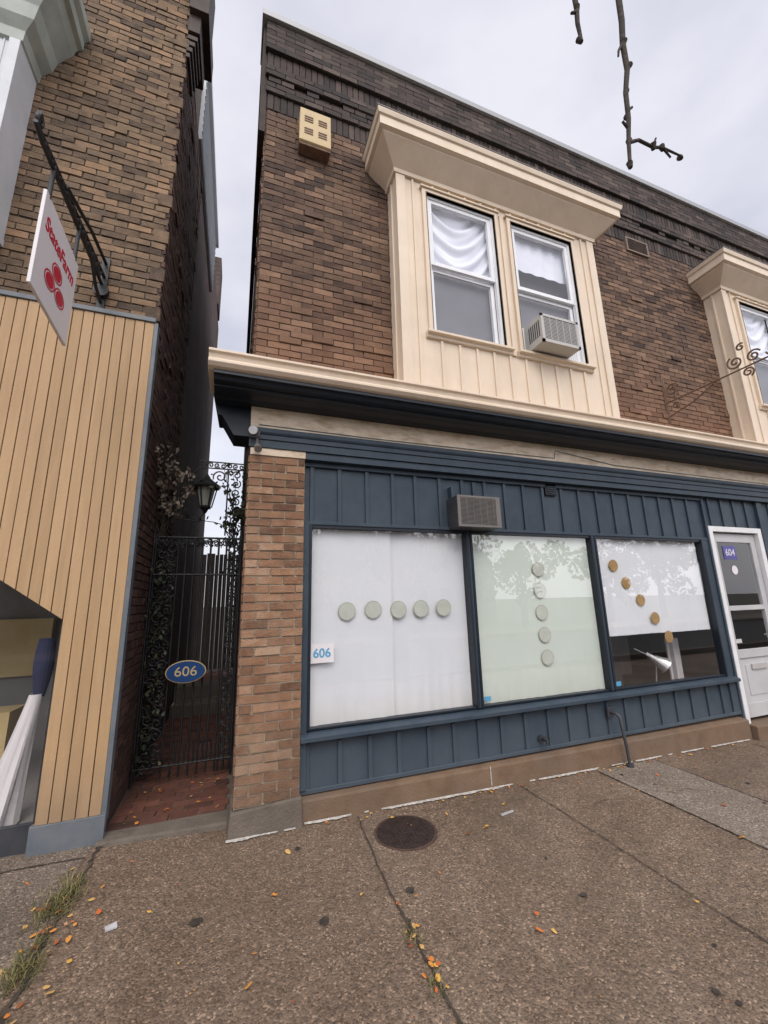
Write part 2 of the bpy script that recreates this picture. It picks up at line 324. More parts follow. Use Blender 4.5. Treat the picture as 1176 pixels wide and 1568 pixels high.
a.hexa([(-.52,-.66,gz(0)+.012),(-.47,-.65,gz(0)+.012),(-.48,-.62,gz(0)+.012),(-.53,-.63,gz(0)+.012),(-.52,-.66,gz(0)+.022),(-.47,-.65,gz(0)+.018),(-.48,-.62,gz(0)+.026),(-.53,-.63,gz(0)+.02)])
a.obj('paper_litter',M['lightgrey'])
kb=Acc(); kb.box(-60,60,-5.2,-5.0,-.3,.0); kb.obj('kerb',M['concdk'],bevel=.02)
g=Acc(); g.box(-60,60,-17,-14,-.3,-.16); g.obj('far_pavement',M['walkL'])

mh=root('manhole_cover'); cxm,cym=1.23,-.36; zz=gz(1.23)
a=Acc(); a.cyl((cxm,cym,zz-.01),(0,0,1),.225,.016,48); a.obj('rim',mk('rim_iron',[(.06,.035,.025),(.1,.06,.045)],.7,20,5,.4,80),mh)
a=Acc(); a.cyl((cxm,cym,zz-.01),(0,0,1),.205,.020,48)
for i in range(-6,7):
    for j in range(-6,7):
        x=i*.03;y=j*.03
        if x*x+y*y<.175**2: a.box(cxm+x-.009,cxm+x+.009,cym+y-.009,cym+y+.009,zz,zz+.0125)
a.obj('lid',M['castiron'],mh)

# ============================================================ MAIN BUILDING
mb=root('brick_storefront_building')
XR=13.0
a=Acc(); a.box(.07,XR,0,7,3.0,7.75); a.obj('upper_wall',M['mortarUp'],mb)
a=Acc(); a.box(.066,.30,.02,7.1,0,7.7); a.obj('side_wall',M['sideR'],mb)
a=Acc(); a.box(.09,XR,.1,6.9,7.75,7.8); a.obj('roof',M['roof'],mb)
a=Acc(); a.box(.31,8,.13,4,.10,.16); a.obj('shop_floor',M['roomfl'],mb)
a=Acc(); a.box(.31,8,4,4.1,.1,3.0); a.box(8,8.1,.13,4.1,.1,3.0); a.obj('shop_walls',M['room'],mb)
bays=[1.40,6.66]
holes=[(b0,b0+2.72,3.5,6.45) for b0 in bays]+[(1.14+5.26*k,4.48+5.26*k,6.22,6.42) for k in (0,1)]+[(5.13,5.56,6.5,6.72),(.40,.72,6.24,6.66)]
br=Acc()
bricks(br,(0,0,0),(1,0,0),(0,0,1),(0,-1,0),.07,XR,3.40,6.65,holes=holes,proj=.03,jit=.0028,pj=.012)
br.obj('facade_bricks',M['brickUp'],mb,fix=False)
br=Acc(); bricks(br,(.066,0,0),(0,1,0),(0,0,1),(-1,0,0),0,1.5,3.40,6.65,proj=.02)
br.obj('return_bricks',M['brickUp'],mb,fix=False)
br=Acc(); X0=.05
bricks(br,(0,-.004,0),(1,0,0),(0,0,1),(0,-1,0),X0+.02,XR,6.65,6.86,bw=.0677,bh=.21,proj=.0)
bricks(br,(0,-.03,0),(1,0,0),(0,0,1),(0,-1,0),X0,XR,6.86,6.996,proj=0)
bricks(br,(0,-.004,0),(1,0,0),(0,0,1),(0,-1,0),X0+.02,XR,6.996,7.064,bw=.135,proj=.5,pj=.03)
bricks(br,(0,-.05,0),(1,0,0),(0,0,1),(0,-1,0),X0-.01,XR,7.064,7.20,proj=0)
bricks(br,(0,-.03,0),(1,0,0),(0,0,1),(0,-1,0),X0,XR,7.20,7.40,bw=.0677,bh=.20,proj=0)
bricks(br,(0,-.07,0),(1,0,0),(0,0,1),(0,-1,0),X0-.02,XR,7.40,7.80,proj=0,m=.006,jit=.001)
br.obj('parapet_bricks',M['brickDark'],mb,fix=False)
a=Acc(); a.box(X0,XR,-.03,.02,6.86,6.996); a.box(X0-.01,XR,-.05,.03,7.064,7.20); a.box(X0,XR,-.03,.031,7.2,7.4); a.box(X0-.02,XR,-.07,.04,7.4,7.80); a.box(X0+.01,XR,-.004,.01,6.65,7.064)
a.obj('parapet_core',M['mortarDk'],mb)
a=Acc(); a.prof([(-.115,7.80),(-.12,7.87),(-.08,7.90),(.35,7.93),(.35,7.80)],-.02,XR); a.obj('coping',M['coping'],mb,bevel=.004)
a=Acc(); a.box(-.0,.06,-.02,.25,6.32,7.8); a.box(-.01,.06,.25,7.0,7.35,7.8); a.obj('parapet_return',M['brickDark'],mb)

cx0=-.27
a=Acc()
a.prof([(-.40,3.375),(-.425,3.40),(-.425,3.42),(-.40,3.44),(-.41,3.475),(-.43,3.485),(-.43,3.505),(-.40,3.51),(0.02,3.68),(0.02,3.36),(-.36,3.36)],cx0,XR)
a.obj('gutter_fascia',M['cream'],mb,bevel=.003)
a=Acc()
a.prof([(-.375,3.365),(-.375,3.335),(-.345,3.33),(-.33,3.305),(-.31,3.30),(-.27,3.295),(-.27,3.280),(-.235,3.278),(-.21,3.274),(-.12,3.272),(-.09,3.262),(.01,3.26),(.01,3.365)],cx0+.04,XR)
a.obj('cornice_moulding',M['navyDk'],mb,bevel=.002)
a=Acc(); a.hexa([(cx0+.07,.012,3.17),(.062,.012,3.17),(.062,.30,3.17),(cx0+.07,.30,3.17),(cx0,.021,3.5),(.062,.021,3.66),(.062,.30,3.66),(cx0,.30,3.5)])
a.hexa([(cx0+.20,.012,3.0),(.062,.012,3.0),(.062,.28,3.0),(cx0+.20,.28,3.0),(cx0+.10,.012,3.17),(.062,.012,3.17),(.062,.28,3.17),(cx0+.10,.28,3.17)])
a.obj('cornice_return',M['navyDk'],mb)
a=Acc(); a.box(.062,XR,-.03,.3,3.075,3.265); a.obj('frieze_board',M['creamOld'],mb,bevel=.003)
a=Acc()
a.prof([(-.06,3.030),(-.062,3.066),(.0,3.073),(.0,2.90),(-.03,2.90),(-.03,2.965),(-.042,2.97),(-.042,3.01),(-.052,3.015)],.055,XR)
a.obj('architrave_moulding',M['navy'],mb,bevel=.002)
a=Acc(); a.box(.535,XR,-.012,.3,2.835,2.898); a.obj('header_rail',M['navy'],mb,bevel=.002)
a=Acc(); a.box(.07,.534,-.016,.3,2.835,2.899); a.obj('pier_cap',M['creamOld'],mb,bevel=.003)
tubes('frieze_cable',[[(.13,-.034,3.10),(1.2,-.036,3.092),(2.4,-.036,3.10),(3.3,-.036,3.11),(3.32,-.04,3.2),(4.2,-.036,3.11),(7,-.036,3.10),(12,-.036,3.10)]],M['greyblue'],mb,.004)

a=Acc(); a.box(.07,.53,0.0,.30,.18,2.835); a.obj('pier_core',M['mortarTan'],mb)
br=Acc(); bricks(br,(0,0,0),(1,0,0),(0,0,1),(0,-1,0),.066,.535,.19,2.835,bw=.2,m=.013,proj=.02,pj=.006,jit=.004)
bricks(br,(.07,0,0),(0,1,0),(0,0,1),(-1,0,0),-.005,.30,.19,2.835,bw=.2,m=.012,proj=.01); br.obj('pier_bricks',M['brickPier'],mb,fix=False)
a=Acc(); a.hexa([(.03,-.045,-.05),(.56,-.045,-.05),(.56,.3,-.05),(.03,.3,-.05),(.05,-.03,.17),(.545,-.03,.20),(.545,.3,.20),(.05,.3,.18)]); a.obj('pier_base',M['concdk'],mb,bevel=.012)

a=Acc()
a.box(.53,5.76,.075,.13,2.262,2.836)
a.box(.53,5.76,.075,.13,.17,.54)
a.obj('panels',M['navy'],mb)
a=Acc()
x=.60
while x<5.72:
    k=random.gauss(0,.006)
    a.box(x-.018+k,x+.018+k,.055,.076,2.285,2.83); a.box(x-.018-k,x+.018-k,.055,.076,.20,.52); x+=.2575
a.box(.53,5.76,.045,.074,2.79,2.834)
a.box(.53,5.76,.05,.0745,2.262,2.292)
a.box(.53,5.76,.05,.0745,.172,.205)
a.box(.532,.585,.035,.075,.205,2.262)
a.obj('battens',M['navy'],mb,bevel=.004)
a=Acc(); a.prof([(.13,.54),(.13,.615),(.03,.595),(-.01,.58),(-.01,.548),(.05,.54)],.533,5.76); a.obj('sill',M['navy'],mb,bevel=.003)
a=Acc()
for x0,x1 in ((2.143,2.165),(2.19,2.212),(3.765,3.785),(3.82,3.845),(5.62,5.64)): a.box(x0,x1,.045,.13,.615,2.262)
a.box(.586,.612,.05,.13,.615,2.262)
for x0,x1 in ((.612,2.143),(2.212,3.765),(3.845,5.62)): a.box(x0,x1,.06,.13,2.236,2.262); a.box(x0,x1,.06,.13,.612,.628)
a.obj('window_frames',M['navyDk'],mb,bevel=.002)
a=Acc()
for x0,x1 in ((2.165,2.19),(3.785,3.82)): a.box(x0,x1,.055,.13,.615,2.262)
a.box(5.64,5.78,.055,.13,.17,2.262)
a.obj('mullions',M['navy'],mb)
a=Acc()
for x0,x1 in ((.612,2.143),(2.212,3.765),(3.845,5.62)): a.poly([(x0,.085,.628),(x1,.085,.628),(x1,.085,2.236),(x0,.085,2.236)])
a.obj('shop_glass',M['glass'],mb,fix=False)
def paper(x0,x1,z0,z1,y,mat,name,amp=.004,nx=60,nz=30,wx=9):
    a=Acc(); ph=R()*6
    P=[[None]*(nx+1) for _ in range(nz+1)]
    for j in range(nz+1):
        for i in range(nx+1):
            u=i/nx;v=j/nz
            x=x0+(x1-x0)*u; z=z0+(z1-z0)*v
            if j==0: z+=.002*math.sin(u*9+ph)
            fold=max(0,1-v*3.2)
            dy=amp*math.sin(x*wx+ph+.6*math.sin(z*3))*(1-.5*v)+amp*.6*math.sin(x*wx*2.7+z*2)+.005*fold*math.sin(x*48+2*math.sin(x*7))
            P[j][i]=(x,y+dy,z)
    for j in range(nz):
        for i in range(nx): a.poly([P[j][i],P[j][i+1],P[j+1][i+1],P[j+1][i]])
    o=a.obj(name,mat,mb,fix=False,smooth=True)
    import bmesh
    bm=bmesh.new(); bm.from_mesh(o.data); bmesh.ops.remove_doubles(bm,verts=bm.verts,dist=1e-5); bm.to_mesh(o.data); bm.free()
    return o
paper(.615,1.36,.622,2.24,.124,M['paper'],'paper_sheet_a',.004)
paper(1.345,2.141,.622,2.24,.140,M['paper'],'paper_sheet_b',.004)
paper(2.214,3.763,.622,2.24,.124,M['paperG'],'paper_sheet_c',.004)
paper(3.847,5.60,1.15,2.24,.124,M['paper'],'paper_sheet_d',.005)
def disc(x,z,mat,r=.078):
    a=Acc(); a.cyl((x,.1085,z),(0,-1,0),r,.001,40); a.obj('window_disc_rim',M['discRim'] if mat is M['disc'] else mat,mb)
    a=Acc(); a.cyl((x,.1070,z),(0,-1,0),r*.93,.001,40); a.obj('window_disc',mat,mb)
for i in range(5): disc(.935+.2375*i+random.gauss(0,.004),1.515+random.gauss(0,.004),M['disc'])
for i in range(5): disc(3.035+random.gauss(0,.006),1.885-.224*i,M['disc'])
for x,z in ((4.12,1.93),(4.28,1.73),(4.47,1.53),(4.66,1.32),(4.83,1.10)): disc(x,z,M['gold'],.068)
a=Acc(); a.box(.61,.81,.079,.083,1.11,1.26); a.obj('number_sticker',M['signwhite'],mb)
text('sticker_text','606',(.71,.078,1.185),(90,0,0),.10,M['stick'],mb,.001,off=.002)
a=Acc(); a.box(2.24,2.31,.079,.083,.66,.70); a.box(3.87,3.95,.079,.083,.645,.69); a.obj('alarm_stickers',M['stick'],mb)

a=Acc(); a.hexa([(.545,-.005,-.15),(5.78,-.005,-.25),(5.78,.13,-.25),(.545,.13,-.15),(.545,.0,.155),(5.78,.0,.12),(5.78,.13,.15),(.545,.13,.175)])
a.obj('base_course',M['base'],mb,bevel=.012)
a=Acc(); a.hexa([(5.8,-.06,-.25),(7,-.06,-.25),(7,.5,-.25),(5.8,.5,-.25),(5.8,-.06,.06),(7,-.06,.05),(7,.5,.06),(5.8,.5,.07)]); a.box(7.0,XR,-.02,.2,-.25,.15); a.obj('door_step',M['base'],mb,bevel=.012)
ca=Acc()
def strip(x0,x1,y,w,dz):
    n=int((x1-x0)/.02)
    pts=[]; k0=.5
    for i in range(n+1):
        x=x0+(x1-x0)*i/n; k0=min(1,max(0,k0+random.gauss(0,.16))); pts.append((x,w*k0*(.6+.6*R())))
    for (xa,ka),(xb,kb_) in zip(pts[:-1],pts[1:]):
        if ka<.003 and kb_<.003: continue
        ca.poly([(xa,y-ka,gz(xa)+.010),(xb,y-kb_,gz(xb)+.010),(xb,y,gz(xb)+dz),(xa,y,gz(xa)+dz)])
strip(.03,.5,-.048,.03,.018); strip(.57,5.7,-.008,.022,.020)
ca.poly([(2.19,-.006,.0),(2.203,-.006,.0),(2.200,-.004,.15),(2.19,-.004,.15)])
ca.obj('sealant_line',M['caulk'],mb,fix=False)

a=Acc(); a.box(6.885,XR,.05,.2,.15,2.836); a.box(5.76,5.79,.04,.2,.12,2.836); a.box(5.79,6.885,.06,.2,2.45,2.836); a.obj('side_panels',M['navy'],mb)
a=Acc(); x=5.9
while x<XR:
    if x<6.86: a.box(x-.018,x+.018,.04,.061,2.46,2.83)
    elif x>6.9: a.box(x-.018,x+.018,.03,.051,.16,2.83)
    x+=.2575
a.box(6.89,7.0,.02,.049,.16,2.83)
a.obj('side_battens',M['navy'],mb,bevel=.003)

# door
a=Acc()
a.box(5.79,5.86,.03,.16,.06,2.45); a.box(6.80,6.885,.03,.16,.06,2.45); a.box(5.86,6.80,.03,.16,2.38,2.45)
a.obj('door_frame',M['white'],mb,bevel=.004)
a=Acc(); d0,d1=5.875,6.785
a.box(d0,d0+.10,.08,.125,.10,2.365); a.box(d1-.10,d1,.08,.125,.10,2.365); a.box(d0+.1,d1-.1,.08,.125,2.25,2.365); a.box(d0+.1,d1-.1,.08,.125,1.36,1.42); a.box(d0+.1,d1-.1,.08,.125,.78,.88); a.box(d0+.1,d1-.1,.08,.125,.10,.26)
a.box(d0+.1,d1-.1,.10,.115,.26,.78)
a.box(d0+.2,d1-.2,.092,.101,.34,.70)
a.obj('door_leaf',M['lightgrey'],mb,bevel=.004)
a=Acc(); a.poly([(d0+.1,.1,.88),(d1-.1,.1,.88),(d1-.1,.1,2.25),(d0+.1,.1,2.25)]); a.obj('door_glass',M['glassUp'],mb,fix=False)
a=Acc(); a.box(6.18,6.48,.070,.082,.64,.71); a.cyl((6.73,.08,1.02),(0,-1,0),.022,.05,16); a.box(6.71,6.75,.074,.081,.95,1.12); a.box(5.86,5.89,.055,.08,2.0,2.14); a.obj('door_hardware',M['chrome'],mb,bevel=.002)
a=Acc(); a.box(6.10,6.36,.094,.098,2.02,2.20); a.obj('number_plate',M['violet'],mb)
text('number_text','604',(6.23,.092,2.11),(90,0,0),.13,M['signwhite'],mb,.001)
a=Acc(); a.cyl((6.26,.097,1.88),(0,-1,0),.06,.003,24); a.box(6.0,6.2,.15,.155,.95,1.0); a.obj('door_stickers',M['signwhite'],mb)

a=Acc(); a.box(5.30,5.52,.5,.52,.3,1.02); a.box(5.34,5.37,.45,.49,.2,1.2); a.obj('white_easel_board',M['signwhite'],mb)
a=Acc(); a.box(3.9,5.6,1.5,2.1,.16,.70); a.box(3.9,4.3,2.4,2.8,.16,1.3); a.box(6.0,7.0,2.5,2.9,.16,1.1); a.obj('shop_table',M['room'],mb)
a=Acc()
for q in range(7): x=4.0+q*.24+U_(-.05,.05); h=U_(.06,.25); a.box(x,x+U_(.08,.18),1.6,1.8,.701,.701+h)
for q in range(5): x=6.05+q*.19; a.cyl((x,2.6,1.1),(0,0,1),.05,U_(.1,.3),12)
a.obj('shop_clutter',M['lightgrey'],mb)

# wall vents
a=Acc(); a.box(.42,.70,-.10,0.0,6.26,6.62); a.hexa([(.395,-.135,6.24),(.725,-.135,6.24),(.725,-.10,6.22),(.395,-.10,6.22),(.40,-.135,6.66),(.72,-.135,6.66),(.72,0,6.67),(.40,0,6.67)])
a.obj('exhaust_vent',M['vent'],mb,bevel=.004)
a=Acc()
for cxx in (.49,.635):
    for k in range(2):
        for q in range(3): a.box(cxx-.045,cxx+.045,-.139,-.134,6.33+.16*k+q*.03,6.345+.16*k+q*.03)
a.box(.40,.72,-.12,0.0,6.20,6.225)
a.obj('vent_slots',M['rust'],mb)
a=Acc(); a.box(5.13,5.56,-.012,.05,6.5,6.72); a.obj('louver_back',M['dark'],mb)
a=Acc()
for q in range(7): a.hexa([(5.15,-.034,6.515+.027*q),(5.54,-.034,6.515+.027*q),(5.54,-.0125,6.528+.027*q),(5.15,-.0125,6.528+.027*q),(5.15,-.034,6.520+.027*q),(5.54,-.034,6.520+.027*q),(5.54,-.0125,6.533+.027*q),(5.15,-.0125,6.533+.027*q)])
a.box(5.12,5.15,-.036,0,6.49,6.73); a.box(5.54,5.57,-.036,0,6.49,6.73); a.box(5.15,5.54,-.036,0,6.705,6.73); a.box(5.15,5.54,-.036,0,6.49,6.512)
a.obj('louver_vent',mk('vent_brown_metal',[(.14,.10,.08),(.20,.15,.12)],.7,6,4,.05,40),mb)
a=Acc(); a.box(3.20,3.35,.045,.076,2.70,2.83)
for q in range(4): a.box(3.215,3.335,.035,.046,2.715+q*.026,2.728+q*.026)
a.obj('small_vent',M['navyDk'],mb,bevel=.003)

def bay(b0,name):
    b1=b0+2.72; F=-.25; zb=3.57; zt=6.05
    W=[(b0+.34,b0+1.20,4.20,5.91),(b0+1.43,b0+2.33,4.20,5.91)]
    cr=Acc()
    def wallpiece(x0,x1,z0,z1): cr.box(x0,x1,F,F+.05,z0,z1)
    wallpiece(b0,W[0][0],zb,zt); wallpiece(W[0][1],W[1][0],zb,zt); wallpiece(W[1][1],b1,zb,zt)
    for w in W: wallpiece(w[0],w[1],zb,w[2]); wallpiece(w[0],w[1],w[3],zt)
    cr.box(b0,b0+.05,F+.05,-.0,zb,zt); cr.box(b1-.05,b1,F+.05,-.0,zb,zt)
    cr.obj(name+'_wall',M['cream'],mb)
    t=Acc()
    for x0,x1 in ((b0-.006,b0+.10),(b1-.10,b1+.006)): t.box(x0,x1,F-.02,F+.0,zb,zt)
    for x in (b0+.19,b1-.19): t.box(x-.012,x+.012,F-.016,F,zb,zt)
    x=b0+.43
    while x<b1-.30:
        t.box(x-.014,x+.014,F-.018,F,zb,4.12)
        t.box(x-.014,x+.014,F-.018,F,5.99,zt)
        x+=.205
    t.box(b0+1.29,b0+1.34,F-.018,F,4.13,5.97)
    for w in W:
        c=.05
        t.box(w[0]-c,w[0],F-.032,F,w[2]-.0,w[3]+c); t.box(w[1],w[1]+c,F-.032,F,w[2],w[3]+c); t.box(w[0],w[1],F-.032,F,w[3],w[3]+c)
        t.box(w[0]-c-.02,w[1]+c+.02,F-.05,F,w[3]+c,w[3]+c+.022)
        t.prof([(F,w[2]-.075),(F-.03,w[2]-.07),(F-.035,w[2]-.04),(F-.07,w[2]-.035),(F-.07,w[2]-.008),(F,w[2]-.001)],w[0]-c-.03,w[1]+c+.03)
    for y in (-.13,): t.box(b0-.016,b0,y-.012,y+.012,zb,zt); t.box(b1,b1+.016,y-.012,y+.012,zb,zt)
    t.obj(name+'_trim',M['cream'],mb,bevel=.003)
    s=Acc(); gl=Acc(); cu=Acc(); bl=Acc(); sh=Acc()
    for wi,w in enumerate(W):
        x0,x1,z0,z1=w; mid=z0+(z1-z0)*.49; f=.045
        s.box(x0,x0+.03,F+.0,F+.045,z0,z1); s.box(x1-.03,x1,F,F+.045,z0,z1); s.box(x0+.03,x1-.03,F,F+.045,z1-.03,z1); s.box(x0+.03,x1-.03,F,F+.045,z0,z0+.025)
        sh.box(x0-.008,x0,F-.036,F-.001,z0,z1+.008); sh.box(x0,x1,F-.036,F-.001,z1,z1+.008); sh.box(x1,x1+.006,F-.036,F-.001,z0,z1+.008)  # thin brown strips: shadow outlines of the casings put in as colour
        xa,xb=x0+.03,x1-.03
        s.box(xa,xa+f,F+.012,F+.05,mid,z1-.03); s.box(xb-f,xb,F+.012,F+.05,mid,z1-.03); s.box(xa+f,xb-f,F+.012,F+.05,z1-.03-f,z1-.03); s.box(xa+f,xb-f,F+.012,F+.05,mid,mid+.045)
        s.box(xa,xa+f,F+.052,F+.09,z0+.025,mid); s.box(xb-f,xb,F+.052,F+.09,z0+.025,mid); s.box(xa+f,xb-f,F+.052,F+.09,z0+.025,z0+.09); s.box(xa+f,xb-f,F+.052,F+.09,mid-.045,mid)
        gl.poly([(xa+f,F+.03,mid+.045),(xb-f,F+.03,mid+.045),(xb-f,F+.03,z1-.03-f),(xa+f,F+.03,z1-.03-f)])
        gl.poly([(xa+f,F+.06,z0+.09),(xb-f,F+.06,z0+.09),(xb-f,F+.06,mid-.045),(xa+f,F+.06,mid-.045)])
        bl.poly([(xa,F+.12,z0),(xb,F+.12,z0),(xb,F+.12,mid+.03),(xa,F+.12,mid+.03)])
        nx,nz=48,36; zc0=mid+.02 if wi==0 else mid+.36
        P=[]
        for j in range(nz+1):
            row=[]
            for i in range(nx+1):
                u=i/nx; v=j/nz
                sag=4*u*(1-u)
                zz_=(z1-.03)-(z1-.03-zc0)*v
                if wi==0:
                    # swag: nested catenary folds hanging from the two top corners
                    q=v-.42*sag+.10*u
                    dy=.018*math.sin(q*24)+.010*math.sin(q*43+u*5)+.008*math.sin(u*17)*(v)
                else: dy=.006*math.sin(u*30)
                row.append((xa+(xb-xa)*u,F+.10+dy,zz_))
            P.append(row)
        for j in range(nz):
            for i in range(nx): cu.poly([P[j][i],P[j+1][i],P[j+1][i+1],P[j][i+1]])
    s.obj(name+'_sashes',M['vinyl'],mb,bevel=.002)
    sh.obj(name+'_shadow_outlines',mk('brown_shadow_line',[(.12,.09,.06),(.2,.15,.1)],.7,4,4,0),mb)
    gl.obj(name+'_glass',M['glassUp'],mb,fix=False)
    o=cu.obj(name+'_curtains',M['curtain'],mb,fix=False,smooth=True)
    import bmesh
    bm=bmesh.new(); bm.from_mesh(o.data); bmesh.ops.remove_doubles(bm,verts=bm.verts,dist=1e-5); bm.to_mesh(o.data); bm.free()
    bl.obj(name+'_screens',M['blind'],mb,fix=False)
    d=Acc(); d.box(b0+.06,b1-.06,-.06,-.04,zb+.1,zt-.1); d.obj(name+'_dark',M['dark'],mb)  # dark panel painted in place of the unlit room behind
    rings=[(.0,zt),(.03,zt+.0),(.035,zt+.045),(.075,zt+.08),(.16,zt+.155),(.215,zt+.205),(.22,zt+.22),(.26,zt+.23),(.26,zt+.335),(.278,zt+.345),(.29,zt+.385),(.29,zt+.40),(.05,zt+.45)]
    k=Acc(); pr=[]
    for e,z in rings:
        pr.append([(b0-e,-.0,z),(b0-e,F-e,z),(b1+e,F-e,z),(b1+e,-.0,z)])
    for A,B in zip(pr[:-1],pr[1:]):
        for i in range(3): k.poly([A[i],A[i+1],B[i+1],B[i]])
    k.poly(pr[-1]); k.poly(pr[0][::-1])
    for e in (0,3): k.poly([p[e] for p in pr])
    k.obj(name+'_crown',M['cream'],mb,fix=True)
    fl=Acc(); e=.296; z=zt+.401; fl.box(b0-e,b1+e,F-e,-.0,z,z+.010); fl.obj(name+'_crown_flashing',M['acgrey'],mb)
bay(bays[0],'bay_window'); bay(bays[1],'bay_window_right')

# ============================================================ AIR CONDITIONERS
ac=root('air_conditioner')
x0,x1,y0,y1,z0,z1=2.91,3.42,-.48,-.20,4.215,4.55
a=Acc(); a.box(x0,x1,y0+.012,y1,z0,z1); a.obj('casing',M['acwhite'],ac,bevel=.008)
a=Acc(); a.box(x0+.03,x1-.03,y0+.004,y0+.012,z0+.03,z1-.03); 
for q in range(6): a.box(x0-.002,x0,-.45+q*.03,-.435+q*.03,z0+.08,z0+.27)
a.obj('coil',M['acdark'],ac)
a=Acc()
for q in range(16): a.box(x0+.03,x1-.03,y0,y0+.005,z0+.035+q*.0168,z0+.042+q*.0168)
for q in range(6): a.box(x0+.03+q*.088,x0+.036+q*.088,y0-.003,y0+.005,z0+.03,z1-.03)
a.box(x0,x1,y0-.004,y0+.013,z0,z0+.03); a.box(x0,x1,y0-.004,y0+.013,z1-.03,z1); a.box(x0,x0+.03,y0-.004,y0+.013,z0,z1); a.box(x1-.03,x1,y0-.004,y0+.013,z0,z1)
a.obj('grille',M['acwhite'],ac)
a=Acc(); a.box(x1,3.70,-.215,-.205,4.215,4.55)
for q in range(8): a.box(x1+.01+q*.03,x1+.02+q*.03,-.225,-.214,4.22,4.54)
a.box(2.86,2.91,-.215,-.205,4.215,4.55)
a.obj('accordion_panel',M['vinyl'],ac)
ac=root('air_conditioner.001')
x0,x1,y0,y1,z0,z1=1.96,2.44,-.14,.10,2.268,2.575
a=Acc(); a.box(x0,x1,y0+.012,y1,z0,z1); a.obj('casing',M['acdark'],ac,bevel=.006)
a=Acc(); a.box(x0,x1,y0,y0+.012,z0,z0+.02); a.box(x0,x1,y0,y0+.012,z1-.02,z1); a.box(x0,x0+.03,y0,y0+.012,z0+.02,z1-.02); a.box(x1-.05,x1,y0,y0+.012,z0+.02,z1-.02)
for q in range(22): a.box(x0+.03,x1-.05,y0+.002,y0+.009,z0+.022+q*.0122,z0+.028+q*.0122)
for q in range(5): a.box(x0+.1+q*.075,x0+.104+q*.075,y0,y0+.01,z0+.02,z1-.02)
a.obj('grille',M['acgrey'],ac)
a=Acc(); a.box(x0+.02,x0+.05,.0,.07,z1,z1+.12); a.box(x0+.3,x0+.34,.05,.075,z1,z1+.2); a.obj('brackets',M['navy'],ac)

sl=root('security_light')
a=Acc(); a.cyl((.10,-.03,3.01),(0,-1,0),.04,.03,20); a.cyl((.10,-.06,3.02),(-.3,-1,-.2),.034,.06,20,r2=.042); a.cyl((.12,-.04,2.97),(0,0,-1),.012,.08,12); a.cyl((.12,-.05,2.90),(.1,-.7,-.6),.024,.08,16,r2=.032)
a.obj('lamp_heads',M['acgrey'],sl,bevel=.003)
a=Acc(); a.cyl((.082,-.121,3.008),(-.3,-1,-.2),.036,.004,20); a.obj('lens',M['lightgrey'],sl)
sp=root('vent_pipe')
tubes('pipe',[[(3.70,.04,.42),(3.70,-.03,.42),(3.71,-.06,.40),(3.74,-.07,.1),(3.745,-.075,-.05)]],M['acdark'],sp,.016)
a=Acc(); a.cyl((3.745,-.075,gz(3.74)),(0,0,1),.035,.03,16); a.box(3.66,3.74,.03,.055,.37,.47); a.obj('flange',M['acdark'],sp,bevel=.003)
sp=root('hose_spigot')
a=Acc(); a.cyl((2.82,.05,.28),(0,-1,0),.014,.08,14); a.cyl((2.82,-.02,.28),(0,0,-1),.011,.04,12); a.cyl((2.82,.0,.29),(0,0,1),.025,.01,12); a.cyl((2.82,.06,.28),(0,-1,0),.034,.012,16); a.obj('tap',M['acdark'],sp)

dl=root('desk_lamp')
tubes('arm',[[(4.62,.42,.95),(4.78,.41,.88),(4.93,.40,.78)],[(4.90,.45,.16),(4.90,.43,.45),(4.93,.40,.74)]],M['chrome'],dl,.008)
a=Acc(); a.cyl((4.90,.40,.83),(.6,-.5,-.6),.04,.16,28,r2=.095); a.cyl((4.83,.44,.88),(.6,-.5,-.6),.025,.09,16,r2=.035); a.obj('shade',M['chrome'],dl,smooth=False)

wb=root('wrought_iron_sign_bracket')
bx=5.36
L=[[(bx,-.02,3.85),(bx,-.02,4.46)],[(bx,-.02,4.10),(bx,-1.45,4.10)],[(bx,-.02,3.90),(bx,-.35,3.97),(bx,-.6,4.08)]]
L+=[spiral((bx,-.12,4.25),.015,.09,1.5,0,'yz'),spiral((bx,-.13,4.02),.012,.05,1.4,2,'yz'),spiral((bx,-.85,4.21),.012,.085,1.6,3.6,'yz'),spiral((bx,-1.03,4.19),.012,.07,1.6,-1,'yz'),spiral((bx,-.95,4.03),.012,.06,1.5,1.2,'yz'),spiral((bx,-1.2,4.17),.01,.06,1.5,3,'yz'),spiral((bx,-.93,4.36),.01,.045,1.2,1,'yz')]
tubes('scrollwork',L,M['rust'],wb,.010)
a=Acc(); a.box(bx-.025,bx+.025,-.02,-.011,3.83,4.48); a.obj('wall_plate',M['rust'],wb)

# ============================================================ LEFT BUILDING
lb=root('clad_storefront_building'); LY=.30; LX=-.78
a=Acc(); a.box(-7,LX-.004,LY+.004,1.5,4.1,8.9); a.obj('front_core',M['mortarL'],lb)
br=Acc(); bricks(br,(0,LY+.004,0),(1,0,0),(0,0,1),(0,-1,0),-5,LX+.006,4.12,8.3,bw=.2,bh=.0705,m=.012,depth=.013,proj=.07,pj=.007,jit=.0045,holes=[(-3.7,-1.99,4.6,6.6)])
br.obj('front_bricks',M['brickLeft'],lb,fix=False)
br=Acc()
z=4.12; q=0
while z<7.7:
    h=.0705*3
    if q%2==0: br.box(LX-.10,LX+.022,LY-.018,LY+.03,z+.006,z+.0705*2-.004,U_(.1,.8))
    z+=h; q+=1
br.obj('corner_quoins',M['brickLeft'],lb,bevel=.004)
M['brickAlley']=mk('brick_alley',[(.05,.028,.022),(.10,.055,.04),(.15,.08,.055)],.9,9,6,.6,100,attr=.6,dirt=.6,ds=1.4,dcol=(.04,.03,.026))
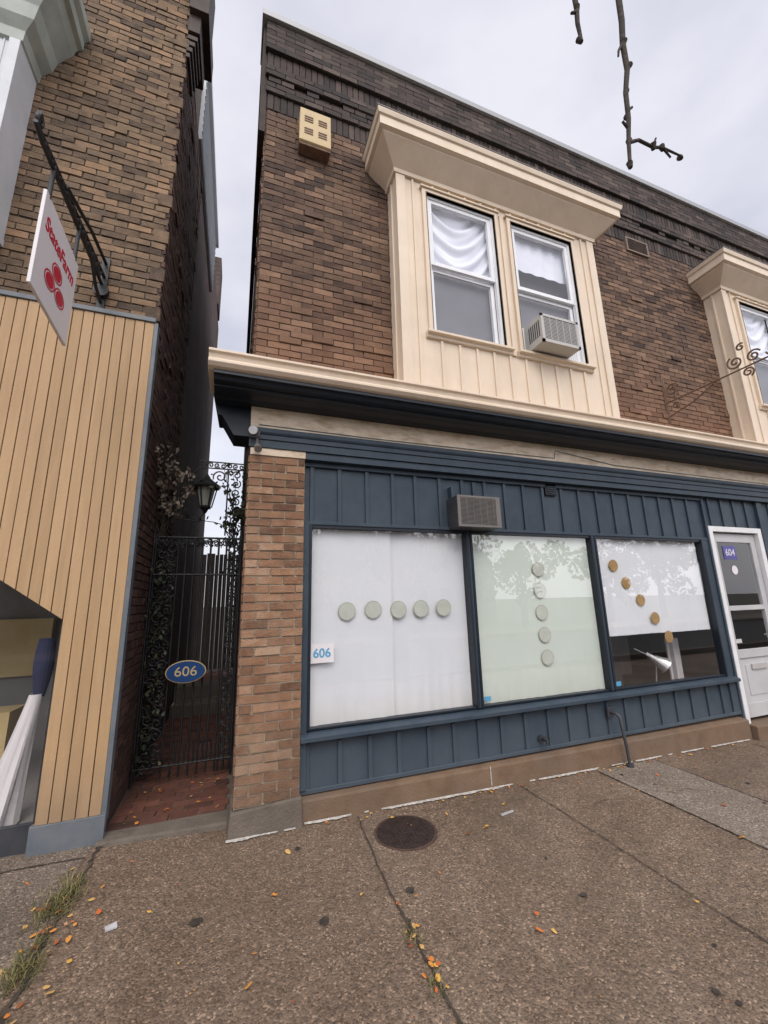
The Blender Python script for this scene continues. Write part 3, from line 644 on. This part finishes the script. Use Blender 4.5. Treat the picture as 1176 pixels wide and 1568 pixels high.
br=Acc(); bricks(br,(LX-.004,0,0),(0,1,0),(0,0,1),(1,0,0),LY-.01,2.2,.2,7.9,bw=.2,bh=.0705,m=.011,depth=.012,proj=.02,jit=.004,lo=0,hi=.7)
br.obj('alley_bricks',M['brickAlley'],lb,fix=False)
a=Acc(); a.box(-.95,LX-.004,LY+.006,7.6,0,7.9); a.obj('alley_wall',M['sideL'],lb)
a=Acc(); a.box(-1.4,LX+.04,1.5,4.5,7.9,9.1)
for q in range(9): a.box(LX+.04,LX+.055,1.5,4.5,7.92+q*.13,7.94+q*.13)
a.box(-1.4,LX+.10,1.4,4.6,9.1,9.2); a.obj('pale_upper_storey',M['siding'],lb)
a=Acc(); a.box(-1.4,LX-.003,4.5,7.6,7.9,9.2); a.box(-1.0,LX+.03,6.5,7.2,9.2,10.6); a.obj('rear_chimney_wall',M['sideL'],lb)
a=Acc()
a.prof([(LY+.0,8.28),(LY-.06,8.30),(LY-.08,8.38),(LY-.14,8.42),(LY-.16,8.55),(LY-.24,8.6),(LY-.26,8.8),(LY+.3,8.85),(LY+.3,8.28)],-5,LX+.20)
a.box(LX,LX+.12,LY-.04,LY+.50,7.75,8.0); a.box(LX,LX+.20,LY-.10,LY+.55,8.0,8.28)
for q in range(4): a.box(LX,LX+.10-.02*q,LY-.02,LY+.36,7.66-.09*q,7.72-.09*q)
a.obj('corner_cornice',mk('brown_cornice',[(.035,.025,.02),(.07,.05,.04)],.7,6,5,.2,40),lb,bevel=.005)
a=Acc(); x=LX-.012; bwid=.076
def zb_(xx):
    if xx>-1.165: return .20
    if xx>-1.60: return 1.52+(-1.165-xx)*(.31/.43)
    return 1.84
while x>-5:
    xa=x-bwid+.006; xb=x
    za,zb2=zb_(xa),zb_(xb)
    if zb_(xb)<.3 and zb_(xa)>.3: za=zb2
    at=R()
    y0=LY-.045+random.gauss(0,.0014); y1=LY-.012
    a.hexa([(xa,y0,za),(xb,y0,zb2),(xb,y1,zb2),(xa,y1,za),(xa,y0,4.08),(xb,y0,4.08),(xb,y1,4.08),(xa,y1,4.08)],at)
    x-=bwid
a.obj('vertical_cladding',M['clad'],lb,bevel=.003)
a=Acc(); a.box(-1.17,LX-.005,LY-.010,LY+.0,.2,4.08); a.box(-5,-1.17,LY-.010,LY,1.86,4.08); a.obj('cladding_backer',mk('cladding_groove',[(.09,.058,.032),(.15,.10,.058)],.9,4,3,0),lb)
a=Acc(); a.box(-5,LX-.0,LY-.06,LY-.0,4.083,4.125); a.box(LX-.010,LX+.022,LY-.05,LY+.03,.15,4.08); a.box(-1.19,LX+.02,LY-.055,LY+.0,-.05,.2)
a.obj('flashing',M['greyblue'],lb,bevel=.003)
a=Acc(); a.box(-1.19,-1.15,LY,LY+.5,.02,1.6); a.box(-5,-1.15,LY-.0,LY+.5,1.88,1.95); a.obj('entry_reveal',M['dark'],lb)
a=Acc(); a.box(-5,-1.19,LY+.0,LY+.04,-.05,.20); a.box(-2.0,-1.95,LY,LY+.04,.2,1.86); a.obj('shop_frame',M['acdark'],lb)
a=Acc(); a.poly([(-5,LY+.02,.2),(-1.19,LY+.02,.2),(-1.19,LY+.02,1.86),(-5,LY+.02,1.86)]); a.obj('shop_glass',M['glassUp'],lb,fix=False)
a=Acc(); a.box(-5,-.96,2.4,2.5,0,1.95); a.box(-5,-.96,LY+.05,2.4,.08,.12); a.obj('shop_room',M['room'],lb)
a=Acc(); a.box(-2.3,-1.75,1.2,1.5,.14,.75); a.box(-2.5,-1.9,2.3,2.38,.9,1.5); a.box(-1.95,-1.93,LY+.2,LY+.25,.2,1.8); a.obj('shop_desk',M['goldtxt'],lb)
cl=Acc(); n=36; P=[]
for j in range(13):
    t=j/12; ring=[]
    for i in range(n):
        an=2*math.pi*i/n; rr=(.045+.085*t**1.2)*(1+.14*math.sin(an*6+t*2)*t+.06*math.sin(an*11)*t); ring.append((-1.36+rr*math.cos(an)-.14*t,.56+rr*math.sin(an),.98-.84*t+.02*math.sin(an*5)*t))
    P.append(ring)
for j in range(12):
    for i in range(n): cl.poly([P[j][i],P[j+1][i],P[j+1][(i+1)%n],P[j][(i+1)%n]])
cl.obj('draped_white_cloth',M['signwhite'],lb,smooth=True)
cl=Acc(); P=[]
for j in range(9):
    t=j/8; rx=.035+.03*math.sin(t*2.6); P.append([(-1.345+rx*math.cos(2*math.pi*i/16),.56+rx*.8*math.sin(2*math.pi*i/16),.96+.42*t) for i in range(16)])
for j in range(8):
    for i in range(16): cl.poly([P[j][i],P[j][(i+1)%16],P[j+1][(i+1)%16],P[j+1][i]])
cl.poly(P[-1]); cl.obj('dark_blue_drape',M['darkblue'],lb,smooth=True)
a=Acc(); BX=-1.97
a.box(-3.9,BX,.0,LY-.01,4.62,6.55); a.obj('left_bay_body',M['siding'],lb)
a=Acc(); x=BX-.04
while x>-3.9: a.box(x-.006,x+.006,-.008,0,4.62,6.5); x-=.06
a.box(BX-.06,BX+.015,-.025,LY-.01,4.6,6.55); a.box(-3.95,BX+.02,-.03,LY-.01,4.55,4.62); a.obj('left_bay_boards',M['siding'],lb,bevel=.003)
k=Acc(); pr=[]
for e,z in [(0,6.35),(.03,6.37),(.04,6.47),(.11,6.55),(.14,6.68),(.24,6.84),(.27,6.93),(.31,6.95),(.31,7.06),(.35,7.10),(.35,7.2),(.1,7.3)]:
    pr.append([(-3.9-e,LY-.01,z),(-3.9-e,-e*.85,z),(BX+e,-e*.85,z),(BX+e,LY-.01,z)])
for A,B in zip(pr[:-1],pr[1:]):
    for i in range(3): k.poly([A[i],A[i+1],B[i+1],B[i]])
k.poly(pr[-1]); k.poly(pr[0][::-1]); k.obj('left_bay_crown',M['green'],lb)

# ============================================================ HANGING SIGN
hs=root('hanging_shop_sign'); sx=-1.22
def sgz(y,t): return 3.47+.67*t-.05*((y+.83)/.57)
a=Acc(); ya,yb=-.83,-.26
a.hexa([(sx-.010,ya,sgz(ya,0)),(sx+.010,ya,sgz(ya,0)),(sx+.010,yb,sgz(yb,0)),(sx-.010,yb,sgz(yb,0)),(sx-.010,ya,sgz(ya,1)),(sx+.010,ya,sgz(ya,1)),(sx+.010,yb,sgz(yb,1)),(sx-.010,yb,sgz(yb,1))]); a.obj('panel',M['signwhite'],hs,bevel=.003)
text('lettering','StateFarm',(sx+.0115,-.545,3.93),(95,0,90),.135,M['signred'],hs,.001,sx=.86,off=.003).rotation_euler=Euler((math.radians(90),math.radians(5),math.radians(90)),'XYZ')
a=Acc()
def ringoval(oy,oz,ry,rz):
    n=28
    for i in range(n):
        t0,t1=2*math.pi*i/n,2*math.pi*(i+1)/n
        a.poly([(sx+.0115,oy+ry*math.cos(t0),oz+rz*math.sin(t0)),(sx+.0115,oy+ry*math.cos(t1),oz+rz*math.sin(t1)),(sx+.0115,oy+ry*.84*math.cos(t1),oz+rz*.84*math.sin(t1)),(sx+.0115,oy+ry*.84*math.cos(t0),oz+rz*.84*math.sin(t0))])
    a.poly([(sx+.0125,oy+ry*.72*math.cos(2*math.pi*i/n),oz+rz*.72*math.sin(2*math.pi*i/n)) for i in range(n)])
for (oy,oz) in ((-.545,3.77),(-.625,3.655),(-.465,3.645)): ringoval(oy,oz,.080,.062)
a.obj('logo_ovals',M['signred'],hs,fix=False)
def az(y): return 4.46-.065*(.28-y)
L=[[(sx,.28,az(.28)),(sx,-1.05,az(-1.05))],[(sx,.28,4.36),(sx,-.95,az(-.95)-.035),(sx,-1.05,az(-1.05))],[(sx,.28,4.60),(sx,-.1,4.56),(sx,-.6,az(-.6)+.03)]]
for q in range(11):
    y=.2-q*.11; L.append([(sx,y,az(y)),(sx,y-.05,az(y)-.085+.005*q)]); L.append([(sx,y-.05,az(y)-.085+.005*q),(sx,y-.11,az(y-.11))])
L+=[[(sx,.27,4.2),(sx,.12,4.24),(sx,.0,4.34),(sx,-.1,4.40)]]
L+=[spiral((sx,-1.02,az(-1)+.05),.01,.04,1.3,0,'yz')]
L+=[[(sx,-.78,4.12),(sx,-.78,az(-.78))],[(sx,-.32,4.08),(sx,-.32,az(-.32))]]
tubes('bracket',L,M['iron'],hs,.014)
a=Acc(); a.box(sx-.03,sx+.03,LY-.03,LY-.012,4.14,4.66); a.cyl((sx,LY-.03,4.3),(0,-1,0),.06,.04,16); a.obj('wall_plate',M['iron'],hs)

# ============================================================ ALLEY
a=Acc(); a.box(-.80,.07,.25,9,-.05,.045); a.obj('alley_ground',M['concdk'])
br=Acc(); bricks(br,(0,0,.045),(1,0,0),(0,1,0),(0,0,1),-.775,.045,.34,7.5,bw=.2,bh=.1,m=.010,depth=.012,proj=0,jit=.006)
br.obj('alley_brick_paving',M['paver'],fix=False)
a=Acc(); a.hexa([(-.80,.20,-.05),(.04,.14,-.05),(.06,.34,-.05),(-.80,.34,-.05),(-.80,.21,.05),(.04,.15,.05),(.06,.34,.06),(-.80,.34,.06)]); a.obj('alley_threshold_stone',M['concdk'],bevel=.012)
a=Acc()
for q in range(9): a.box(-.8+q*.1,-.8+q*.1+.09,8.0,8.03,.05,2.9+U_(-.03,.03))
a.obj('alley_rear_fence',M['bark'])
a=Acc(); a.box(-.77,.06,3.4,3.8,.05,.22); a.box(-.77,.06,3.8,4.2,.05,.40); a.obj('alley_steps',M['concdk'],bevel=.01)
gt=root('iron_gate'); gy=1.05
L=[]
for z in (.20,1.90,2.27): L.append([(-.76,gy,z),(.05,gy,z)])
for x in (-.76,.045): L.append([(x,gy,.06),(x,gy,2.32)])
for q in range(7): L.append([(-.47+q*.075,gy,.10),(-.47+q*.075,gy,2.27)])
for q in range(6): L.append([(-.43+q*.075,gy,.20),(-.43+q*.075,gy,.38)])
tubes('bars',L,M['iron'],gt,.010)
L=[]
for xc in (-.64,-.02):
    w=.10 if xc<-.3 else .05
    L.append([(xc-w,gy,.1),(xc-w,gy,2.3)]); L.append([(xc+w,gy,.1),(xc+w,gy,2.3)])
    z=.2
    while z<2.2:
        L.append(spiral((xc-w*.4,gy,z),.008,w*.5,1.3,R()*6,'xz',16)); L.append(spiral((xc+w*.4,gy,z+.06),.008,w*.5,1.3,R()*6,'xz',16)); z+=.10
for q in range(18): L.append(spiral((-.74+q*.045,gy,2.22),.006,.028,1.3,R()*6,'xz',14))
# overthrow above the gate: side panel of scrolls and a horizontal scrolled rail
L.append([(-.12,gy,2.3),(-.12,gy,3.02)]); L.append([(.045,gy,2.3),(.045,gy,3.06)]); L.append([(-.40,gy,3.02),(.05,gy,3.02)]); L.append([(-.40,gy,3.09),(.05,gy,3.09)])
for q in range(7): L.append(spiral((-.035,gy,2.36+q*.10),.008,.048,1.4,q*2.2,'xz',18))
for q in range(7): L.append(spiral((-.36+q*.062,gy,3.055),.006,.03,1.3,q*1.9,'xz',14))
L.append([(-.40,gy,3.02),(-.46,gy,2.96),(-.44,gy,2.90),(-.40,gy,2.93)]); L.append(spiral((-.2,gy,2.93),.01,.07,1.4,1,'xz'))
tubes('cast_scrolls',L,M['iron'],gt,.0075,1)
def leaves(acc,fn,n,s0,s1,flat=0):
    for i in range(n):
        c=V(fn()); s=U_(s0,s1)
        e=Euler((R()*6.3,R()*6.3,R()*6.3)).to_matrix() if not flat else (Euler((random.gauss(0,.25),random.gauss(0,.25),R()*6.3)).to_matrix())
        at=R()
        pts=[(-.5,0,0),(-.15,-.32,.05),(.3,-.22,0),(.55,0,.06),(.3,.22,0),(-.15,.32,.05)]
        acc.poly([c+e@V(p)*s for p in pts],at)
a=Acc()
leaves(a,lambda:(U_(-.73,-.55),gy+random.gauss(0,.012),U_(.15,2.28)),700,.018,.045)
leaves(a,lambda:(U_(-.06,.03),gy+random.gauss(0,.012),U_(.3,2.28)),260,.015,.035)
leaves(a,lambda:(U_(-.74,.04),gy+random.gauss(0,.012),U_(2.18,2.27)),320,.015,.035)
a.obj('cast_leaves',M['iron'],gt,fix=False)
ns=root('house_number_sign'); oc=(-.385,.97,1.0)
def oval(acc,rx,rz,y0,y1,n=40):
    A=[(oc[0]+rx*math.cos(2*math.pi*i/n),y0,oc[2]+rz*math.sin(2*math.pi*i/n)) for i in range(n)]
    B=[(p[0],y1,p[2]) for p in A]
    acc.poly(A); acc.poly(B[::-1])
    for i in range(n): j=(i+1)%n; acc.poly([A[i],A[j],B[j],B[i]])
a=Acc(); oval(a,.172,.10,.972,.985); a.obj('rim',M['goldtxt'],ns)
a=Acc(); oval(a,.164,.092,.966,.9715); a.obj('plate',M['blue'],ns)
text('number','606',(oc[0],.965,oc[2]),(90,0,0),.12,M['goldtxt'],ns,.001,sx=1.1)
ln=root('wall_lantern'); lc=V((-.34,1.25,2.66)); K=1.25
a=Acc()
a.cyl(lc+V((0,0,.17*K)),(0,0,1),.115*K,.07*K,6,r2=.03*K); a.cyl(lc+V((0,0,.24*K)),(0,0,1),.03*K,.04*K,8,r2=.008*K); a.cyl(lc+V((0,0,.155*K)),(0,0,1),.12*K,.014*K,6); a.cyl(lc+V((0,0,-.03*K)),(0,0,1),.05*K,.02*K,6); a.cyl(lc+V((0,0,-.07*K)),(0,0,1),.012*K,.04*K,8,r2=.03*K)
a.obj('cap_and_base',M['iron'],ln)
L=[]
for i in range(6):
    t=2*math.pi*i/6; L.append([tuple(lc+V((math.cos(t)*.05,math.sin(t)*.05,-.02))*K),tuple(lc+V((math.cos(t)*.088,math.sin(t)*.088,.16))*K)])
L.append([(-.77,1.25,2.58),(-.6,1.25,2.50),(-.42,1.25,2.48),tuple(lc+V((0,0,-.08)))]); L.append(spiral((-.66,1.25,2.61),.01,.06,1.3,2,'xz'))
tubes('frame',L,M['iron'],ln,.007)
a=Acc(); a.cyl(lc+V((0,0,-.01*K)),(0,0,1),.045*K,.165*K,6,r2=.08*K); a.obj('panes',mk('lantern_glass',[(.20,.21,.19),(.3,.31,.28)],.2,4,4,0),ln)
vn=root('climbing_vine')
st=[]
def walkpts(p,d,n,s,wob):
    P=[tuple(p)+(1.,)]; p=V(p); d=V(d).normalized()
    for i in range(n):
        d=(d+V((random.gauss(0,wob),random.gauss(0,wob),random.gauss(0,wob)))).normalized(); p=p+d*s
        P.append((p.x,p.y,p.z,1-.7*i/n))
    return P
for q in range(9): st.append(walkpts((U_(-.74,-.68),1.15,2.3),(U_(-.05,.12),-.05,1),11,.085,.2))
for q in range(8): st.append(walkpts((U_(-.06,.02),1.15,2.2),(U_(-.2,.03),-.05,1),11,.085,.24))
tubes('stems',st,M['bark'],vn,.006,1)
a=Acc()
def along(sl):
    def f():
        s=random.choice(sl); p=random.choice(s[3:]); return (min(.04,max(-.76,p[0]+random.gauss(0,.03))),p[1]+random.gauss(0,.04),p[2]+random.gauss(0,.03))
    return f
leaves(a,along(st[:9]),420,.03,.06); a.obj('dry_heads',M['dryvine'],vn,fix=False)
a=Acc(); leaves(a,along(st[9:]),230,.03,.065)
leaves(a,lambda:(random.gauss(-.02,.04),1.2+random.gauss(0,.05),U_(1.9,2.6)),120,.03,.06)
leaves(a,lambda:(random.gauss(-.66,.05),1.0+random.gauss(0,.04),U_(.2,2.0)),220,.02,.05)
a.obj('leaves',M['vine'],vn,fix=False)

# ============================================================ FALLEN LEAVES / WEEDS
a=Acc()
def fl():
    x=U_(-1.5,6); y=-2.9+2.9*R(); return (x,y,gz(x)+.014)
leaves(a,fl,105,.018,.046,1)
leaves(a,fl,150,.006,.014,1)
leaves(a,lambda:(lambda y:(.9+random.gauss(0,.03),y,gz(.9)+.014))(U_(-2.6,-1.0)),50,.012,.036,1)
leaves(a,lambda:(lambda x:(x,-.03-abs(random.gauss(0,.03)),gz(x)+.014))(U_(.6,5.7)),70,.012,.032,1)
leaves(a,lambda:(U_(-.75,.0),U_(.36,1.0),.066),30,.015,.04,1)
leaves(a,lambda:(-.8+random.gauss(0,.09),U_(-2,-.2),.035),60,.015,.04,1)
a.obj('fallen_leaves',M['leaf'],fix=False)
a=Acc()
for (wx,wy,rad,n) in ((-.80,-.27,.07,260),(-.83,-.42,.05,130),(-.80,-.80,.06,220),(-.80,-.62,.03,50),(.90,-1.22,.03,60),(.89,-1.5,.025,50),(-.80,-1.1,.04,80),(.885,-1.9,.02,30)):
    for i in range(n):
        bx_=wx+random.gauss(0,rad*.6); by=wy+random.gauss(0,rad*1.1); h=U_(.01,.06)*(1 if n>80 else .5); an=R()*6.3; ln_=U_(.02,.085)*(1 if n>80 else .5)
        dx,dy=math.cos(an)*ln_,math.sin(an)*ln_; w=.0018; px,py=-math.sin(an)*w,math.cos(an)*w; z=gz(bx_)
        at=R()
        a.poly([(bx_-px,by-py,z),(bx_+px,by+py,z),(bx_+dx*.5+px,by+dy*.5+py,z+h*.8),(bx_+dx*.5-px,by+dy*.5-py,z+h*.8)],at)
        a.poly([(bx_+dx*.5-px,by+dy*.5-py,z+h*.8),(bx_+dx*.5+px,by+dy*.5+py,z+h*.8),(bx_+dx,by+dy,z+h)],at)
a.obj('weeds',M['weed'],fix=False)

# ============================================================ BARE TREE
bt=root('bare_street_tree')
tr=[[(3.4,-4.7,-.05,1),(3.38,-4.68,1.2,.85),(3.3,-4.6,2.6,.7),(3.15,-4.4,4.2,.5),(2.9,-4.2,5.6,.35),(2.6,-4.0,7.0,.15)]]
tubes('trunk',tr,M['bark'],bt,.13,4)
limbs=[[(3.2,-4.5,3.8,1),(2.6,-3.9,4.9,.8),(2.0,-3.2,5.35,.6),(1.6,-2.8,5.2,.45),(1.50,-2.62,4.7,.40),(1.485,-2.6,4.25,.36)],
 [(3.15,-4.4,4.2,1),(3.8,-4.8,5.6,.6),(4.3,-5.2,6.6,.2)],[(2.0,-3.2,5.35,.5),(1.4,-2.9,5.2,.35),(1.22,-2.65,4.6,.25),(1.2,-2.6,4.05,.2)],[(2.9,-4.2,5.6,.8),(2.1,-4.9,6.6,.4),(1.5,-5.4,7.2,.2)]]
tubes('limbs',limbs,M['bark'],bt,.03,3)
tw=[[(1.485,-2.6,4.25,1),(1.47,-2.6,4.05,.95),(1.445,-2.6,3.9,.9),(1.44,-2.6,3.75,.85),(1.40,-2.6,3.6,.75),(1.385,-2.6,3.45,.7),(1.36,-2.6,3.33,.6),(1.34,-2.6,3.20,.5)],
 [(1.36,-2.6,3.32,.6),(1.42,-2.6,3.36,.5),(1.50,-2.6,3.36,.5),(1.56,-2.6,3.385,.4),(1.67,-2.6,3.39,.3)],
 [(1.50,-2.6,3.36,.4),(1.53,-2.6,3.42,.3)],[(1.56,-2.6,3.385,.4),(1.60,-2.6,3.35,.3)],
 [(1.2,-2.6,4.05,.9),(1.20,-2.6,3.95,.8),(1.19,-2.6,3.86,.7),(1.195,-2.6,3.76,.5)],[(1.2,-2.6,3.93,.6),(1.165,-2.6,3.9,.4)],
 [(1.445,-2.6,3.9,.6),(1.41,-2.6,3.84,.4),(1.40,-2.6,3.80,.3)],[(1.39,-2.6,3.5,.5),(1.42,-2.6,3.53,.4)],[(1.37,-2.6,3.40,.5),(1.345,-2.6,3.42,.35)]]
tubes('twigs',tw,M['bark'],bt,.0125,3)
a=Acc()
for (x,z) in ((1.447,3.9),(1.44,3.76),(1.40,3.6),(1.385,3.47),(1.36,3.33),(1.50,3.36),(1.56,3.385),(1.20,3.94),(1.67,3.39),(1.34,3.2),(1.195,3.77)):
    a.cyl((x,-2.6,z-.012),(R()-.5,R()-.5,1),.008,.024,8,r2=.012)
a.obj('buds',M['bark'],bt)

dt=root('distant_trees')
a=Acc()
cl_=[(random.gauss(0,1.1),random.gauss(0,1.1),3.4+random.gauss(0,.9),U_(.5,1.0)) for _ in range(22)]
def cf():
    c=random.choice(cl_); v=V((random.gauss(0,1),random.gauss(0,1),random.gauss(0,1))).normalized()*c[3]*(.7+.3*R()); return (c[0]+v.x,c[1]+v.y,c[2]+v.z)
leaves(a,cf,2200,.14,.36)
crown=a.obj('crown',M['foliage'],dt,fix=False); crown.location=(-3,-19,-.3)
a=Acc(); a.cyl((0,0,0),(0,0,1),.2,3.4,10,r2=.08); trk=a.obj('trunk',M['bark'],dt); trk.location=(-3,-19,-.3)
for i,x in enumerate((-14,-9,1,6,11,17,24,32)):
    s=U_(.85,1.35)
    for o in (crown,trk):
        c=o.copy(); c.location=(x+U_(-1,1),-19+U_(-1.5,1),-.3); c.rotation_euler=(0,0,R()*6); c.scale=(s,s,s); link(c); c.parent=dt
        if o is crown: loc=c.location.copy()
        else: c.location=loc
oh=root('opposite_house')
a=Acc(); a.box(-20,-6,-30,-24,-.3,5); a.prof([(-30,5),(-27,7.5),(-24,5)],-20,-6); a.box(4,20,-32,-25,-.3,4.5); a.prof([(-32,4.5),(-28.5,7),(-25,4.5)],4,20); a.obj('walls',M['room'],oh)
a=Acc()
for x in range(-19,-7,2): a.box(x,x+.9,-24,-23.95,1,2.4); a.box(x,x+.9,-24,-23.95,3.2,4.4)
for x in range(5,19,2): a.box(x,x+.9,-25,-24.95,1,2.4)
a.obj('windows',M['acdark'],oh)

# ============================================================ WORLD + SUN
w=bpy.data.worlds.new('World'); sc.world=w; w.use_nodes=True; nt=w.node_tree; N=nt.nodes; L=nt.links; N.clear()
out=N.new('ShaderNodeOutputWorld'); sky=N.new('ShaderNodeTexSky'); sky.sky_type='NISHITA'; sky.sun_disc=False
SE=48; sky.sun_elevation=math.radians(SE); sky.sun_rotation=math.radians(190); sky.dust_density=4
bg1=N.new('ShaderNodeBackground'); bg1.inputs[1].default_value=.05; L.new(sky.outputs[0],bg1.inputs[0])
tc=N.new('ShaderNodeTexCoord'); mp=N.new('ShaderNodeMapping'); mp.inputs['Scale'].default_value=(1,1,2.2); L.new(tc.outputs['Generated'],mp.inputs[0])
no=N.new('ShaderNodeTexNoise'); no.inputs['Scale'].default_value=1.9; no.inputs['Detail'].default_value=6; no.inputs['Roughness'].default_value=.5; L.new(mp.outputs[0],no.inputs['Vector'])
rp=N.new('ShaderNodeValToRGB'); e=rp.color_ramp.elements; e[0].position=.34; e[0].color=(.56,.56,.635,1); e[1].position=.64; e[1].color=(.84,.82,.87,1); L.new(no.outputs['Fac'],rp.inputs[0])
sx_=N.new('ShaderNodeSeparateXYZ'); L.new(tc.outputs['Generated'],sx_.inputs[0])
mr=N.new('ShaderNodeMapRange'); mr.inputs[1].default_value=.2; mr.inputs[2].default_value=-.8; mr.inputs[3].default_value=.95; mr.inputs[4].default_value=2.1; L.new(sx_.outputs['Y'],mr.inputs[0])
bg2=N.new('ShaderNodeBackground'); L.new(rp.outputs[0],bg2.inputs[0]); L.new(mr.outputs[0],bg2.inputs[1])
ad=N.new('ShaderNodeAddShader'); L.new(bg1.outputs[0],ad.inputs[0]); L.new(bg2.outputs[0],ad.inputs[1]); L.new(ad.outputs[0],out.inputs[0])
sd=bpy.data.lights.new('sun','SUN'); sd.energy=1.3; sd.angle=math.radians(35); sd.color=(1,.96,.9)
so=bpy.data.objects.new('sun',sd); so.rotation_euler=(math.radians(90-SE),0,math.radians(-10)); link(so)

# ============================================================ CAMERA
cd=bpy.data.cameras.new('camera'); co=bpy.data.objects.new('camera',cd); link(co)
X=V((.9398,.0498,.3381)); Yv=V((-.3408,.2093,.9165)); Up=V((-.0252,-.9766,.2136))
right=V((X.x,Yv.x,Up.x)); fwd=V((X.z,Yv.z,Up.z))
right.normalize(); fwd=(fwd-right*fwd.dot(right)).normalized(); up=right.cross(fwd)
co.matrix_world=Matrix(((right.x,up.x,-fwd.x,0),(right.y,up.y,-fwd.y,-3.42),(right.z,up.z,-fwd.z,1.6),(0,0,0,1)))
cd.sensor_fit='HORIZONTAL'; cd.sensor_width=36; cd.lens=36*620/1176; cd.clip_end=2000; cd.clip_start=.02
sc.camera=co
sc.view_settings.view_transform='Standard'; sc.view_settings.look='None'; sc.view_settings.exposure=0
